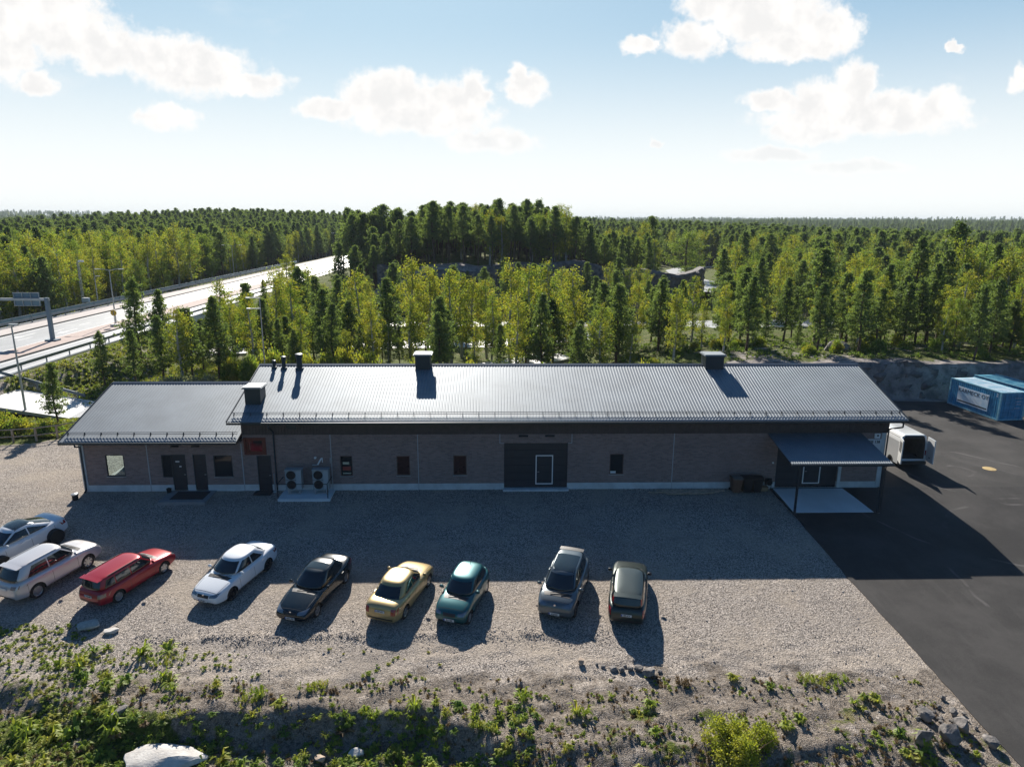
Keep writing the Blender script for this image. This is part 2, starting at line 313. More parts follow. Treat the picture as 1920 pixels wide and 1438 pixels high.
def T0(x, y):
    x = np.asarray(x, float); y = np.asarray(y, float)
    yard = sst((x+60)/4)*sst((62-y)/5)*sst((y-24)/2)
    e = bank_edge(x)
    z = -(.95-.6*sst((x+2)/5)-.5*sst((-11-x)/4))*sst((e-y)/1.2)*sst((16.8-x)/4)
    z = z + (-.3)*sst((15.5-y)/4)
    near = sst((26-y)/4)*sst((16.6-x)/2)*sst((60-np.abs(x))/10)
    z = z + near*(.13*wnoise(x, y, 2.1, 2)+.06*wnoise(x, y, .8, 3)*(.5+sst((22.5-y)/2))+.03*wnoise(x, y, .37, 28)*(.3+sst((22.5-y)/2)))
    for gx0, gy0, gx1, gy1 in ((7.0, 23.1, 9.2, 24.1), (10.0, 23.5, 11.1, 22.9), (11.1, 22.9, 12.7, 22.85), (9.6, 22.9, 10.6, 22.5), (8.6, 24.3, 9.6, 23.6), (-9.6, 24.3, -8.2, 24.1), (-2.5, 24.2, -1.2, 24.4)):
        tt = np.clip(((x-gx0)*(gx1-gx0)+(y-gy0)*(gy1-gy0))/((gx1-gx0)**2+(gy1-gy0)**2), 0, 1); z = z - .09*np.exp(-(((x-gx0-tt*(gx1-gx0))**2+(y-gy0-tt*(gy1-gy0)-.12*np.sin(tt*7))**2)/.13**2))
    berm = np.exp(-((y-25.4-.35*wnoise(x, x*0, 6, 4))/.32)**2)*sst((x+15)/2)*sst((5-x)/2)
    z = z + .13*berm*(.6+.5*wnoise(x, y, 1.3, 5))
    z = z + yard*sst((17-x)/1)*.018*wnoise(x, y, 1.7, 6)
    z = z - .06*sst((x-17.6)/.5)*sst((68-y)/2)
    # falls away behind the building on the left and centre, rocky shelf on the right
    z = z - 2.1*sst((y-68)/30)*sst((200-y)/60)*sst((x+47)/6)
    shelf = sst((x-8)/18)*sst((y-57)/8)*sst((130-y)/32); cut = sst((y-64.3)/.9)
    z = z + 3.4*shelf*(1-sst((x-24)/4)*(1-cut))*(1+.10*wnoise(x, y, 16, 7)) + .16*shelf*cut*wnoise(x, y, 4, 8)
    # lower road bed
    z = z - .35*np.exp(-((y-61.5)/4.5)**2)*sst((-30-x)/6)
    # hill with the rock cliff
    hx = sst((x+36)/22)*sst((50-x)/8)*(.5+.5*sst((30-x)/14)); z = z + 8.2*hx*sst((y-157)/2.2)*(1-sst((y-215)/60))*(1+.10*wnoise(x, y, 30, 9)) 
    # motorway embankment with a gap for the bridge
    d = np.maximum(np.maximum(HWX0-1.6-x, x-(HWX1+1.6)), 0); emb = np.clip(1-d/np.where(x > -57, 1.2+7.5*sst((y-64)/14), 8.), 0, 1)*sst((420-y)/60)
    gap = 1-sst((y-90)/3)*sst((122-y)/3)
    hwz = HWZ-.12
    z = np.where(emb > 0, z*(1-sst(emb*1.0))+hwz*sst(emb), z)
    z = np.where((emb > 0), z*gap+(1-gap)*(-2.9), z)
    # far relief
    r = np.hypot(x, y); zk = z
    z = z + 6.8*np.exp(-(((x+150)/120)**2+((y-430)/110)**2)) + 3.5*np.exp(-(((x-10)/160)**2+((y-420)/110)**2))
    z = z + sst((r-500)/900)*(5+4.5*wnoise(x, y, 800, 10)) + sst((r-1500)/1800)*(17+15*wnoise(x, y, 1900, 11))
    z = z + sst((y-240)/100)*1.2*wnoise(x, y, 160, 12) + sst((r-380)/300)*(4.5*wnoise(x, y, 430, 27)-1.5) - 9*sst((x-90)/160)*np.exp(-((r-560)/230)**2)
    hk = sst((x-(HWX0-26))/16)*sst((HWX1+40-x)/24)*sst((430-y)/40)
    return z*(1-hk)+zk*hk
def axis_pts(segs):
    out = []
    for a, b, st in segs: out += list(np.arange(a, b, st))
    return np.array(out+[segs[-1][1]])
xs = axis_pts([(-6000,-1000,250),(-1000,-200,40),(-200,-72,4),(-72,-24,1.),(-24,19,.2),(19,48,.8),(48,110,2.5),(110,400,12),(400,1000,50),(1000,6000,250)])
ys = axis_pts([(-60,10,6),(10,17,.4),(17,28,.16),(28,42,.5),(42,63,.8),(63,66,.2),(66,130,1.2),(130,153,3),(153,163,.5),(163,260,4),(260,600,15),(600,1500,60),(1500,7000,300)])
XX, YY = np.meshgrid(xs, ys); ZZ = T(XX, YY)
nx, ny = len(xs), len(ys)
me = bpy.data.meshes.new('ground'); vs = np.stack([XX, YY, ZZ], -1).reshape(-1, 3)
ii = (np.arange(ny-1)[:, None]*nx+np.arange(nx-1)[None]).reshape(-1)
fs = np.stack([ii, ii+1, ii+nx+1, ii+nx], -1)
me.vertices.add(len(vs)); me.vertices.foreach_set('co', vs.reshape(-1)); me.loops.add(len(fs)*4); me.loops.foreach_set('vertex_index', fs.reshape(-1).astype(np.int32))
me.polygons.add(len(fs)); me.polygons.foreach_set('loop_start', np.arange(0, len(fs)*4, 4, dtype=np.int32)); me.polygons.foreach_set('loop_total', np.full(len(fs), 4, dtype=np.int32))
me.update(calc_edges=True); me.validate(); me.polygons.foreach_set('use_smooth', np.ones(len(me.polygons), bool))
X, Y, Z = vs[:, 0], vs[:, 1], vs[:, 2]; _c = np.where(Y < 60, 17/(17-zb(Y)), 1.); X = X*_c; Y = Y*_c
in_yard = sst((np.interp(X, [-200, -60, -41, -36, -34, -32, -30, -20], [49, 50, 50.7, 51.6, 53, 56, 58, 58.5])-Y)/1.2)
soil = np.clip(sst((24.2-Y+.8*wnoise(X, Y, 4, 13))/2.5)*sst((19-X)/1), 0, 1)*.62 + .35*np.clip(wnoise(X, Y, 3, 14), 0, 1)*sst((26-Y)/3)
leftw = sst((-11-X+.9*(24-Y)*.6)/5)*sst((25.5-Y)/2)
grass = .38*leftw + (1-in_yard)*.9*sst((40+X+60)/1.)*1.0
grass = np.where(Y > 64, .75, grass); grass = np.clip(grass + (.34+.25*wnoise(X, Y, 2.6, 24))*sst((22.3-Y)/2), 0, 1)
rock = np.clip(sst((X-14)/10)*sst((Y-57)/5)*sst((92-Y)/15)*np.where(Y < 66.8, .8, .30+.45*wnoise(X, Y, 9, 15)), 0, 1)
rock = np.maximum(rock, sst((X+45)/20)*sst((52-X)/8)*sst((Y-150)/4)*sst((172-Y)/10)*.75)
forest = sst((Y-130)/30)*sst((Y-235-0*X)/1+1)*.9; forest = np.where((X < -74) & (Y > 40), .9, forest)
meadow = np.exp(-(((X-66)/18)**2+((Y-222)/26)**2)) + np.exp(-(((X-290)/60)**2+((Y-385)/26)**2)); forest = forest*(1-sst(meadow*2)); grass = np.maximum(grass, sst(meadow*2))
emb_n = ((X > HWX1) & (X < HWX1+14) & (Y < 120) & (Y > 58)); forest = np.where(emb_n, 0, forest); grass = np.where(emb_n & (rock < .2), .6+.1*wnoise(X, Y, 6, 3), grass)
ca = me.color_attributes.new('mask', 'FLOAT_COLOR', 'POINT')
ca.data.foreach_set('color', np.stack([grass, rock, soil, forest], -1).reshape(-1).astype(np.float32))
me.materials.append(M_GROUND)
g = bpy.data.objects.new('ground', me); COL.objects.link(g); tag(g, kind='structure', label='gravel yard and rough ground reaching to the horizon')

def strip(name, pts, w, z, m, thick=.1, label=None, zf=None):
    """road ribbon along a polyline (one width), resting on z (float or function)"""
    mb = MB(); P = [Vector((p[0], p[1], 0)) for p in pts]; n = len(P); L = []
    for i in range(n):
        t = (P[min(i+1, n-1)]-P[max(i-1, 0)]).normalized(); nn = Vector((-t.y, t.x, 0))
        zz = z if zf is None else max(float(T(P[i].x+nn.x*s_*w/2, P[i].y+nn.y*s_*w/2)) for s_ in (-1, -.5, 0, .5, 1))+z
        L.append((P[i]+nn*w/2, P[i]-nn*w/2, zz))
    for a, b, zz in L: mb.v += [(a.x, a.y, zz), (b.x, b.y, zz), (a.x, a.y, zz-thick), (b.x, b.y, zz-thick)]
    for i in range(n-1):
        k = i*4; mb.face((k, k+1, k+5, k+4)); mb.face((k, k+4, k+6, k+2)); mb.face((k+1, k+3, k+7, k+5))
    o = mb.build(name, m); return tag(o, label, kind='structure')
# asphalt yard on the right
edge = [(17.0, -40), (16.95, 15), (17.0, 20), (17.25, 25), (17.45, 30), (18.0, 37.2), (18.15, 41.25)]
mb = MB(); rows = list(np.arange(-40, 16, 4.))+list(np.arange(16, 41., .6))+[41.25]; ex = np.array(edge); nr = len(rows)
for yv in rows:
    c_ = 17/(17-float(zb(yv))); xe = float(np.interp(yv*c_, ex[:, 1], ex[:, 0]))/c_+.05*float(wnoise(np.array(yv), np.array(0.), 1.3, 25))+.03*float(wnoise(np.array(yv), np.array(3.), .5, 26)); zv = float(zb(yv)) if yv < 41.2 else 0.
    mb.v += [(xe, yv, zv+.03), (75., yv, zv+.03), (xe, yv, zv-.2)]
for k in range(nr-1): mb.face((3*k, 3*k+1, 3*k+4, 3*k+3)); mb.face((3*k+2, 3*k, 3*k+3, 3*k+5))
ed2 = [(18.15, 41.25), (25.4, 41.25), (25.4, 53.5), (14, 53.8), (10, 60), (26, 63.2), (37, 63.4), (46, 62.8), (56, 66), (75, 66), (75, 41.25)]
n = len(ed2); b0 = len(mb.v); mb.v += [(x, y, .03) for x, y in ed2]+[(x, y, -.15) for x, y in ed2]; mb.face([b0+i for i in range(n)])
for k in range(1, n-1): mb.face((b0+k, b0+k+1, b0+n+k+1, b0+n+k))
tag(mb.build('asphalt_yard', M_ASPH), 'dark asphalt yard to the right of the warehouse', kind='structure')
# motorway deck
M_PAV = mat('brick_paving', (.42, .33, .29), .85, 0, .12, 2); M_SIDEW = mat('pale_path', (.46, .42, .40), .85, 0, .1, 1.5); M_LINE = mat('road_marking', (.72, .72, .70), .6, 0, .1, 3); M_KERB = mat('dark_kerb', (.07, .07, .07), .8)
mb = MB(); mb.box(HWX0, HWX1, 0, 420, HWZ-.9, HWZ); tag(mb.build('road_deck', [M_ROAD]), 'motorway carriageway on its embankment and bridge', kind='structure')
tag(MB().box(HWX0-.25, HWX0, 86, 126, HWZ-1.2, HWZ+.15).build('bridge_beam', M_CONC), 'far concrete edge beam of the motorway bridge', 'bridge beam')
tag(MB().box(HWX1, HWX1+.25, 86, 126, HWZ-1.2, HWZ+.15).build('bridge_beam', M_CONC), 'near concrete edge beam of the motorway bridge', 'bridge beam')
tag(MB().box(HWX0, HWX1, 88.5, 90, -3.2, HWZ-.9).build('bridge_abutment', M_CONC), 'near concrete abutment under the motorway bridge', 'abutment')
tag(MB().box(HWX0, HWX1, 122, 123.5, -3.2, HWZ-.9).build('bridge_abutment', M_CONC), 'far concrete abutment under the motorway bridge', 'abutment')
def sheet(name, x0, x1, y0, y1, z, m, label, kind='structure'):
    return tag(MB().box(x0, x1, y0, y1, z-.03, z).build(name, m), label, kind=kind)
sheet('path', -67.3, -63.5, 0, 420, HWZ+.10, M_SIDEW, 'pale footpath along the far side of the motorway')
sheet('pavement', -55.6, -52.2, 0, 185, HWZ+.12, M_PAV, 'reddish paved strip between the carriageways')
sheet('kerb', -63.5, -63.25, 0, 420, HWZ+.14, M_KERB, 'dark kerb between footpath and carriageway')
sheet('kerb', -52.2, -51.95, 0, 185, HWZ+.14, M_KERB, 'dark kerb beside the paved strip')
ml = MB()
for X0 in (-62.7, -56.1, -51.5, -47.9):
    ml.quad((X0-.09, 0, HWZ+.006), (X0+.09, 0, HWZ+.006), (X0+.09, 420, HWZ+.006), (X0-.09, 420, HWZ+.006))
for k in range(60):
    y0 = 20+k*6.5; ml.quad((-59.5, y0, HWZ+.006), (-59.3, y0, HWZ+.006), (-59.3, y0+3, HWZ+.006), (-59.5, y0+3, HWZ+.006))
for ax, ay in ((-61, 88), (-57.8, 92), (-61, 112), (-57.8, 116)):    # lane arrows
    ml.quad((ax-.12, ay, HWZ+.006), (ax+.12, ay, HWZ+.006), (ax+.12, ay+3, HWZ+.006), (ax-.12, ay+3, HWZ+.006))
    i = len(ml.v); ml.v += [(ax-.5, ay, HWZ+.006), (ax+.5, ay, HWZ+.006), (ax, ay-1.8, HWZ+.006)]; ml.face((i, i+1, i+2))
tag(ml.build('road_marking', M_LINE), 'white lane lines and arrows on the motorway', kind='structure')
low = [(-120, 60.3), (-80, 60.6), (-50, 60.9), (-38, 61.6), (-28, 63), (-18, 67), (-8, 74), (0, 84), (10, 95)]
strip('road', low, 5.6, .05, M_ROAD, .3, 'local road below the motorway embankment', zf=1)
strip('road_marking', [(p[0], p[1]+2.3) for p in low[:5]], .14, .075, M_LINE, .01, 'white edge line of the local road, far side', zf=1)
strip('road_marking', [(p[0], p[1]-2.1) for p in low[:5]], .14, .075, M_LINE, .01, 'white edge line of the local road, near side', zf=1)
strip('road', [(-75, 103), (-48, 104), (-20, 106), (0, 107), (15, 108), (34, 109), (60, 113), (90, 120)], 6.5, .06, M_ROAD, .5, 'road passing behind the first belt of trees', zf=1)
strip('road', [(-20, 128), (0, 128), (25, 128), (50, 130), (80, 134)], 6, .06, M_ROAD, .5, 'second road glimpsed between the trees', zf=1)
strip('road', [(48, 160), (56, 172), (63, 190), (60, 212), (64, 240), (72, 256), (90, 262), (130, 260)], 6.5, .12, M_ROAD, .6, 'curving road with grass at the end of the rock cliff', zf=1)

# ------------------------------------------------------------------ warehouse
FY = 41.4                      # front wall plane
BX0, BX1, AX0 = -15.95, 25.5, -26.1
RY, RZM, RZA = 47.4, 7.03, 5.74; EY = 40.6; EZM, EZA = 4.85, 3.58; BY = 53.4; BEY = 54.2
B = thing('warehouse', 'long low brick warehouse with corrugated grey steel roof and lower left wing', 'warehouse', (0, 0, 0))
def wall_holes(mb, x0, x1, z0, z1, holes, y, th=.16):
    xsq = sorted({x0, x1}|{h[0] for h in holes}|{h[1] for h in holes}); zsq = sorted({z0, z1}|{h[2] for h in holes}|{h[3] for h in holes})
    xsq = [a for a in xsq if x0 <= a <= x1]; zsq = [a for a in zsq if z0 <= a <= z1]
    for a, b in zip(xsq, xsq[1:]):
        for c, d in zip(zsq, zsq[1:]):
            xm, zm = (a+b)/2, (c+d)/2
            if any(h[0] < xm < h[1] and h[2] < zm < h[3] for h in holes): continue
            mb.quad((a, y, c), (b, y, c), (b, y, d), (a, y, d)); mb.quad((b, y+th, c), (a, y+th, c), (a, y+th, d), (b, y+th, d))
    for h in holes:
        a, b = max(h[0], x0), min(h[1], x1); c, d = max(h[2], z0), min(h[3], z1)
        if a >= b or c >= d: continue
        mb.quad((a, y, c), (a, y+th, c), (a, y+th, d), (a, y, d)); mb.quad((b, y+th, c), (b, y, c), (b, y, d), (b, y+th, d))
        if h[3] <= z1: mb.quad((a, y, d), (a, y+th, d), (b, y+th, d), (b, y, d))
        if h[2] >= z0: mb.quad((a, y+th, c), (a, y, c), (b, y, c), (b, y+th, c))
holesA = [(-24.67,-23.52,1.02,2.46),(-21.17,-20.53,.92,2.45),(-20.53,-19.67,.08,2.45),(-19.16,-18.38,.08,2.45),(-17.89,-16.71,.95,2.4)]
holesM = [(-15.75,-14.6,2.52,3.5),(-15.12,-14.27,.0,2.35),(-9.86,-9.08,.98,2.33),(-6.25,-5.4,1.0,2.31),(-2.6,-1.75,1.0,2.33),(7.53,8.43,1.0,2.39),(.67,4.79,.1,3.15),(18.5,22.6,.05,3.1)]
mb = MB(); wall_holes(mb, BX0, BX1, .42, 3.77, holesM, FY)
for xx in (BX1,): mb.quad((xx, FY, 0), (xx, BY, 0), (xx, BY, 4.9), (xx, FY, 4.9)); i = len(mb.v); mb.v += [(xx, FY, 4.9), (xx, BY, 4.9), (xx, RY, 6.85)]; mb.face((i, i+1, i+2))
mb.quad((BX0, BY, 0), (BX1, BY, 0), (BX1, BY, 4.9), (BX0, BY, 4.9)); mb.quad((BX0, FY, 0), (BX0, BY, 0), (BX0, BY, 4.9), (BX0, FY, 4.9)); i = len(mb.v); mb.v += [(BX0, FY, 4.9), (BX0, BY, 4.9), (BX0, RY, 6.85)]; mb.face((i, i+1, i+2))
mb.build('wall', M_BRICK, B, label='brick wall of the tall main hall')
mb = MB(); wall_holes(mb, AX0, BX0-.005, .42, 3.32, holesA, FY)
# left gable wall with a glazed opening, back wall
y0, y1 = 43.0, 46.8
mb.box(AX0-.1, AX0, FY, y0, 0, 3.5).box(AX0-.1, AX0, y1, BY, 0, 3.5).box(AX0-.1, AX0, y0, y1, 2.3, 3.5); mb.prism([(FY, 3.5), (BY, 3.5), (RY, 5.55)], AX0-.1, AX0, 'YZ')
mb.box(AX0, BX0-.02, BY-.1, BY, 0, 3.5)
mb.build('wall', M_BRICK, B, label='brick wall of the lower left wing')
MB().box(AX0, BX0-.05, FY+.2, BY-.15, -.05, .05).build('floor', mat('inside_floor', (.25, .22, .2), .6), B)
# plinth
mb = MB(); segs = [(AX0, -20.53), (-19.67, -19.16), (-18.38, -15.12), (-14.27, .67), (4.79, 18.5), (22.6, BX1+.02)]
for a, b in segs: mb.box(a, b, FY-.02, FY+.14, -.1, .42)
mb.build('plinth', M_CONC, B)
# frieze boards
mb = MB(); k = BX0
while k < BX1+.02:
    mb.box(k, k+.13, FY-.045, FY+.02, 3.77, 4.82); mb.box(k+.13, k+.2, FY-.02, FY+.02, 3.77, 4.82); k += .2
mb.build('frieze', M_FRIEZE, B)
mb = MB(); k = AX0
while k < BX0-.2: mb.box(k, k+.13, FY-.045, FY+.02, 3.2, 3.6); k += .2
mb.build('frieze', M_FRIEZE, B, label='narrow board frieze under the left wing eave')
# joints
for x, z0, z1 in ((-10.4, .0, 3.77), (-4.86, 0, 3.77), (11.65, 0, 3.77), (.4, 3.15, 3.75), (5.03, 3.15, 3.75)): MB().box(x-.025, x+.025, FY-.035, FY+.01, z0, z1).build('panel_joint', M_JOINT, B)
for x0, x1 in ((.4, .67), (4.79, 5.03)): MB().box(x0, x1, FY-.034, FY+.01, 3.13, 3.17).build('panel_joint', M_JOINT, B)
for x in (-22.0, -16.05): MB().box(x-.03, x+.03, FY-.035, FY+.01, 0, 3.2).build('panel_joint', M_JOINT, B)
MB().box(BX1-.28, BX1+.03, FY-.05, FY+.02, 0, 3.77).build('corner_column', M_CONC, B)
MB().box(22.62, 22.82, FY-.06, FY+.02, 0, 3.1).build('door_jamb', M_CONC, B)
MB().box(AX0-.12, AX0+.16, FY-.05, FY+.02, 0, 3.3).build('corner_column', M_CONC, B)
def window(x0, x1, z0, z1, pane_m, frame_m=M_WOOD, label=None, sill=M_GALV, fw=.05, mull=False):
    mb = MB(); y = FY+.02
    mb.box(x0, x0+fw, y, y+.08, z0, z1).box(x1-fw, x1, y, y+.08, z0, z1).box(x0+fw, x1-fw, y, y+.08, z0, z0+fw).box(x0+fw, x1-fw, y, y+.08, z1-fw, z1)
    f = mb.build('window', frame_m, B, label=label)
    MB().box(x0+fw, x1-fw, y+.03, y+.045, z0+fw, z1-fw).build('pane', pane_m, f)
    if sill: MB().box(x0-.04, x1+.04, FY-.06, FY+.02, z0-.05, z0-.005).build('sill', sill, f)
    return f
M_FRD = mat('dark_window_frame', (.03, .035, .04), .5); M_FRB = mat('bronze_window_frame', (.12, .06, .04), .5)
window(*holesA[0], glass_thin('clear_window_glass'), M_FRD, 'clear window through which the sunlit gravel shows')
window(*holesA[1], M_GLASSD, M_FRD, 'narrow side light left of the first door', None)
window(*holesA[4], M_GLASSD, M_FRD, 'square dark window right of the two doors')
f = window(*holesM[0], M_GLASSD, M_RED, 'high hatch with wide red brown frame', None, .14)
MB().box(-15.87, -14.48, FY-.05, FY+.02, 3.5, 3.58).box(-15.87, -14.48, FY-.05, FY+.02, 2.44, 2.52).box(-15.87, -15.75, FY-.05, FY+.02, 2.52, 3.5).box(-14.6, -14.48, FY-.05, FY+.02, 2.52, 3.5).build('window_surround', M_RED, f)
f = window(*holesM[2], M_GLASSD, M_FRB, 'window with stacked goods behind the glass')
MB().box(-9.72, -9.2, FY+.03, FY+.048, 1.35, 1.6).build('goods', mat('red_goods', (.3, .05, .04), .5), f)
MB().box(-9.72, -9.2, FY+.03, FY+.048, 1.1, 1.18).build('goods', mat('pale_goods', (.5, .48, .35), .5), f); MB().box(-9.7, -9.3, FY+.03, FY+.048, 1.75, 1.9).build('goods', MATS['pale_goods'], f)
window(*holesM[3], M_CURT, M_FRB, 'maroon curtained window left of the middle joint'); window(*holesM[4], M_CURT, M_FRB, 'maroon curtained window nearest the garage door')
f = window(*holesM[5], M_GLASSD, M_FRB, 'single window right of the garage door')
MB().box(7.6, 7.95, FY+.025, FY+.048, 1.06, 1.2).build('white_item', M_WHITE, f)
def door(x0, x1, z0, z1, label, panels=5):
    mb = MB(); y = FY+.05; mb.box(x0, x1, y, y+.06, z0, z1); h = (z1-z0-.3)/panels
    for k in range(panels): mb.box(x0+.12, x1-.12, y-.02, y, z0+.18+k*h, z0+.18+k*h+h*.55)
    d = mb.build('door', M_DOOR, B, label=label)
    MB().box(x1-.16, x1-.04, y-.07, y-.03, z0+1.02, z0+1.05).build('handle', M_GALV, d)
    MB().box(x0-.02, x0+.04, FY-.01, y, z0, z1+.02).box(x1-.04, x1+.02, FY-.01, y, z0, z1+.02).box(x0+.04, x1-.04, FY-.01, y, z1-.04, z1+.02).build('door_frame', M_FRD, d)
    return d
d = door(*holesA[2], 'charcoal panelled entrance door with small white notices')
MB().box(-20.3, -20.05, FY+.015, FY+.027, 1.95, 2.03).build('notice', M_WHITE, d); MB().box(-20.08, -19.95, FY+.015, FY+.027, 1.62, 1.7).build('notice', M_WHITE, d)
door(*holesA[3], 'second charcoal panelled door without notices'); door(*holesM[1], 'single charcoal door under the red framed hatch')
def garage(x0, x1, z0, z1, wx0, wx1, label):
    mb = MB(); y = FY+.10; nrow = 6; h = (z1-z0)/nrow
    for k in range(nrow): mb.box(x0, x1, y+.012*(k % 2), y+.06, z0+k*h, z0+(k+1)*h-.012)
    mb.box(x0, x1, y+.03, y+.08, z0, z1); d = mb.build('garage_door', M_DOOR, B, label=label)
    wz0, wz1 = z0+.2, z0+2.2; t = .065; yy = y-.03
    MB().box(wx0, wx0+t, yy, y-.002, wz0, wz1).box(wx1-t, wx1, yy, y-.002, wz0, wz1).box(wx0+t, wx1-t, yy, y-.002, wz0, wz0+t).box(wx0+t, wx1-t, yy, y-.002, wz1-t, wz1).build('wicket_frame', M_WHITE, d)
    MB().box(wx0+.12, wx0+.24, yy-.03, yy+.01, z0+1.05, z0+1.08).build('handle', M_GALV, d)
garage(.67, 4.79, .1, 3.15, 2.72, 3.85, 'wide dark sectional door in the middle of the front wall'); garage(18.5, 22.6, .05, 3.1, 20.35, 21.5, 'dark sectional door under the canopy')
MB().box(.6, 4.86, FY-.35, FY+.06, -.05, .09).build('threshold', M_CONC, B)
def corr_roof(mb, x0, x1, p0, p1, pitch=.2, h=.018, th=.04):
    """corrugated sheet between eave line p0=(y,z) and ridge p1=(y,z)"""
    n = int(round((x1-x0)/pitch)); st = (x1-x0)/n; pr = []
    for k in range(n): a = x0+k*st; pr += [(a, 0), (a+st*.42, 0), (a+st*.55, h), (a+st*.87, h)]
    pr.append((x1, 0)); b = len(mb.v)
    for (y, z) in (p0, p1):
        for x, dz in pr: mb.v.append((x, y, z+dz))
    m_ = len(pr)
    for k in range(m_-1): mb.face((b+k, b+k+1, b+m_+k+1, b+m_+k))
    c = len(mb.v)
    for (y, z) in (p0, p1): mb.v += [(x0, y, z-th), (x1, y, z-th)]
    mb.face((c, c+1, c+3, c+2))
    mb.face([b+k for k in range(m_)]+[c+1, c]); mb.face((b, c, c+2, b+m_)); mb.face((b+m_-1, b+2*m_-1, c+3, c+1))
mb = MB(); corr_roof(mb, -16.5, 26.35, (EY, EZM), (RY, RZM)); corr_roof(mb, -16.5, 26.35, (BEY, EZM), (RY, RZM))
RM = mb.build('roof', M_ROOF, B, label='corrugated steel roof of the main hall')
MB().prism([(RY-.16, RZM+.0), (RY, RZM+.09), (RY+.16, RZM)], -16.52, 26.37, 'YZ').build('ridge_cap', M_ROOF, RM)
mb = MB(); corr_roof(mb, -26.9, -16.0, (EY, EZA), (RY, RZA)); corr_roof(mb, -26.9, -16.0, (BEY, EZA), (RY, RZA))
RA = mb.build('roof', M_ROOF, B, label='lower corrugated steel roof of the left wing')
MB().prism([(RY-.16, RZA), (RY, RZA+.09), (RY+.16, RZA)], -26.92, -16.0, 'YZ').build('ridge_cap', M_ROOF, RA)
M_SOF = mat('dark_soffit', (.06, .05, .05), .8)
MB().box(-16.45, 26.3, EY+.03, FY+.3, EZM-.09, EZM-.05).build('soffit', M_SOF, RM); MB().box(-26.85, -16.02, EY+.03, FY+.3, EZA-.09, EZA-.05).build('soffit', M_SOF, RA)
for (x0, x1, z, r) in ((-16.5, 26.35, EZM, RM), (-26.9, -16.0, EZA, RA)):
    MB().box(x0, x1, EY-.12, EY-.02, z-.14, z-.03).box(x0, x1, EY, EY+.04, z-.2, z-.05).build('gutter', M_DKSTEEL, r)
    s = (RZM-EZM)/(RY-EY); mb = MB()
    for dy, hh in ((.62, .11), (.66, .2)): yv = EY+dy; mb.tube((x0+.15, yv, z+s*dy+hh), (x1-.15, yv, z+s*dy+hh), .02, n=6)
    for k in range(int((x1-x0)/1.02)+1):
        xx = min(x0+.25+k*1.02, x1-.25); mb.prism([(EY+.5, z+s*.5+.03), (EY+.76, z+s*.76+.03), (EY+.67, z+s*.66+.2), (EY+.62, z+s*.66+.2)], xx-.01, xx+.01, 'YZ')
    mb.build('snow_guard', M_DKSTEEL, r)
# verge trims
for x, (e0, r0), r in ((-16.55, (EZM, RZM), RM), (26.36, (EZM, RZM), RM), (-26.95, (EZA, RZA), RA)):
    mb = MB()
    for ya in (EY, BEY): mb.prism([(ya, e0-.2), (ya, e0+.05), (RY, r0+.06), (RY, r0-.2)], x, x+.05, 'YZ')
    mb.build('verge_trim', M_DKSTEEL, r)
# downpipes
def pipe(pts, r, label):
    mb = MB()
    for a, b in zip(pts, pts[1:]): mb.tube(a, b, r, n=8)
    return mb.build('downpipe', M_DKSTEEL, B, label=label)
pipe([(-25.9, EY-.07, EZA-.12), (-25.9, EY-.07, EZA-.3), (AX0+.02, FY-.1, EZA-.55), (AX0+.02, FY-.1, .1), (AX0+.02, FY-.3, .05)], .05, 'dark downpipe at the left wing corner')
pipe([(-13.95, EY-.07, EZM-.12), (-13.95, EY-.07, EZM-.35), (-13.95, FY-.1, EZM-.85), (-13.95, FY-.1, .1)], .05, 'dark downpipe between the hatch and the heat pumps')
pipe([(26.0, EY-.07, EZM-.12), (26.0, EY-.07, EZM-.45), (BX1+.08, FY-.12, EZM-.8), (BX1+.08, FY-.12, .3), (BX1+.05, FY-.45, .06)], .05, 'dark downpipe at the right corner')
# vents on roof
def rz(y, z0=RZM, e0=EZM): return e0+(y-EY)*(z0-e0)/(RY-EY)
def hood(x0, x1, y0, y1, zt, label):
    mb = MB(); zb = rz(y0)-.1; mb.box(x0, x1, y0, y1, zb, zt-.12); h = mb.build('vent_hood', M_DKSTEEL, RM, label=label)
    MB().box(x0-.12, x1+.12, y0-.12, y1+.12, zt-.12, zt-.05).box(x0-.08, x1+.08, y0-.08, y1+.08, zt-.05, zt).build('vent_cap', M_ROOF, RM)
hood(-5.5, -4.45, 46.7, 47.7, 7.93, 'dark steel vent hood left of centre on the ridge'); hood(15.05, 16.35, 46.7, 47.8, 7.9, 'dark steel vent hood near the right end of the ridge'); hood(-15.95, -14.95, 42.45, 43.5, 6.62, 'dark steel vent hood low on the roof at the left end')
for x, y, r, zt, lb in ((-15.4, 47.0, .1, 7.45, 'short thin vent pipe'), (-14.7, 46.9, .13, 7.75, 'middle vent pipe'), (-13.6, 46.85, .19, 7.95, 'thick vent pipe')):
    MB().lathe([(0, rz(y)-.1), (r+.12, rz(y)-.1), (r+.08, rz(y)+.08), (r, rz(y)+.12), (r, zt-.3), (r*1.35, zt-.28), (r*1.35, zt-.03), (r*.9, zt), (0, zt)], (x, y, 0), 'Z', 20).build('vent_pipe', M_DKSTEEL, RM, True, lb)
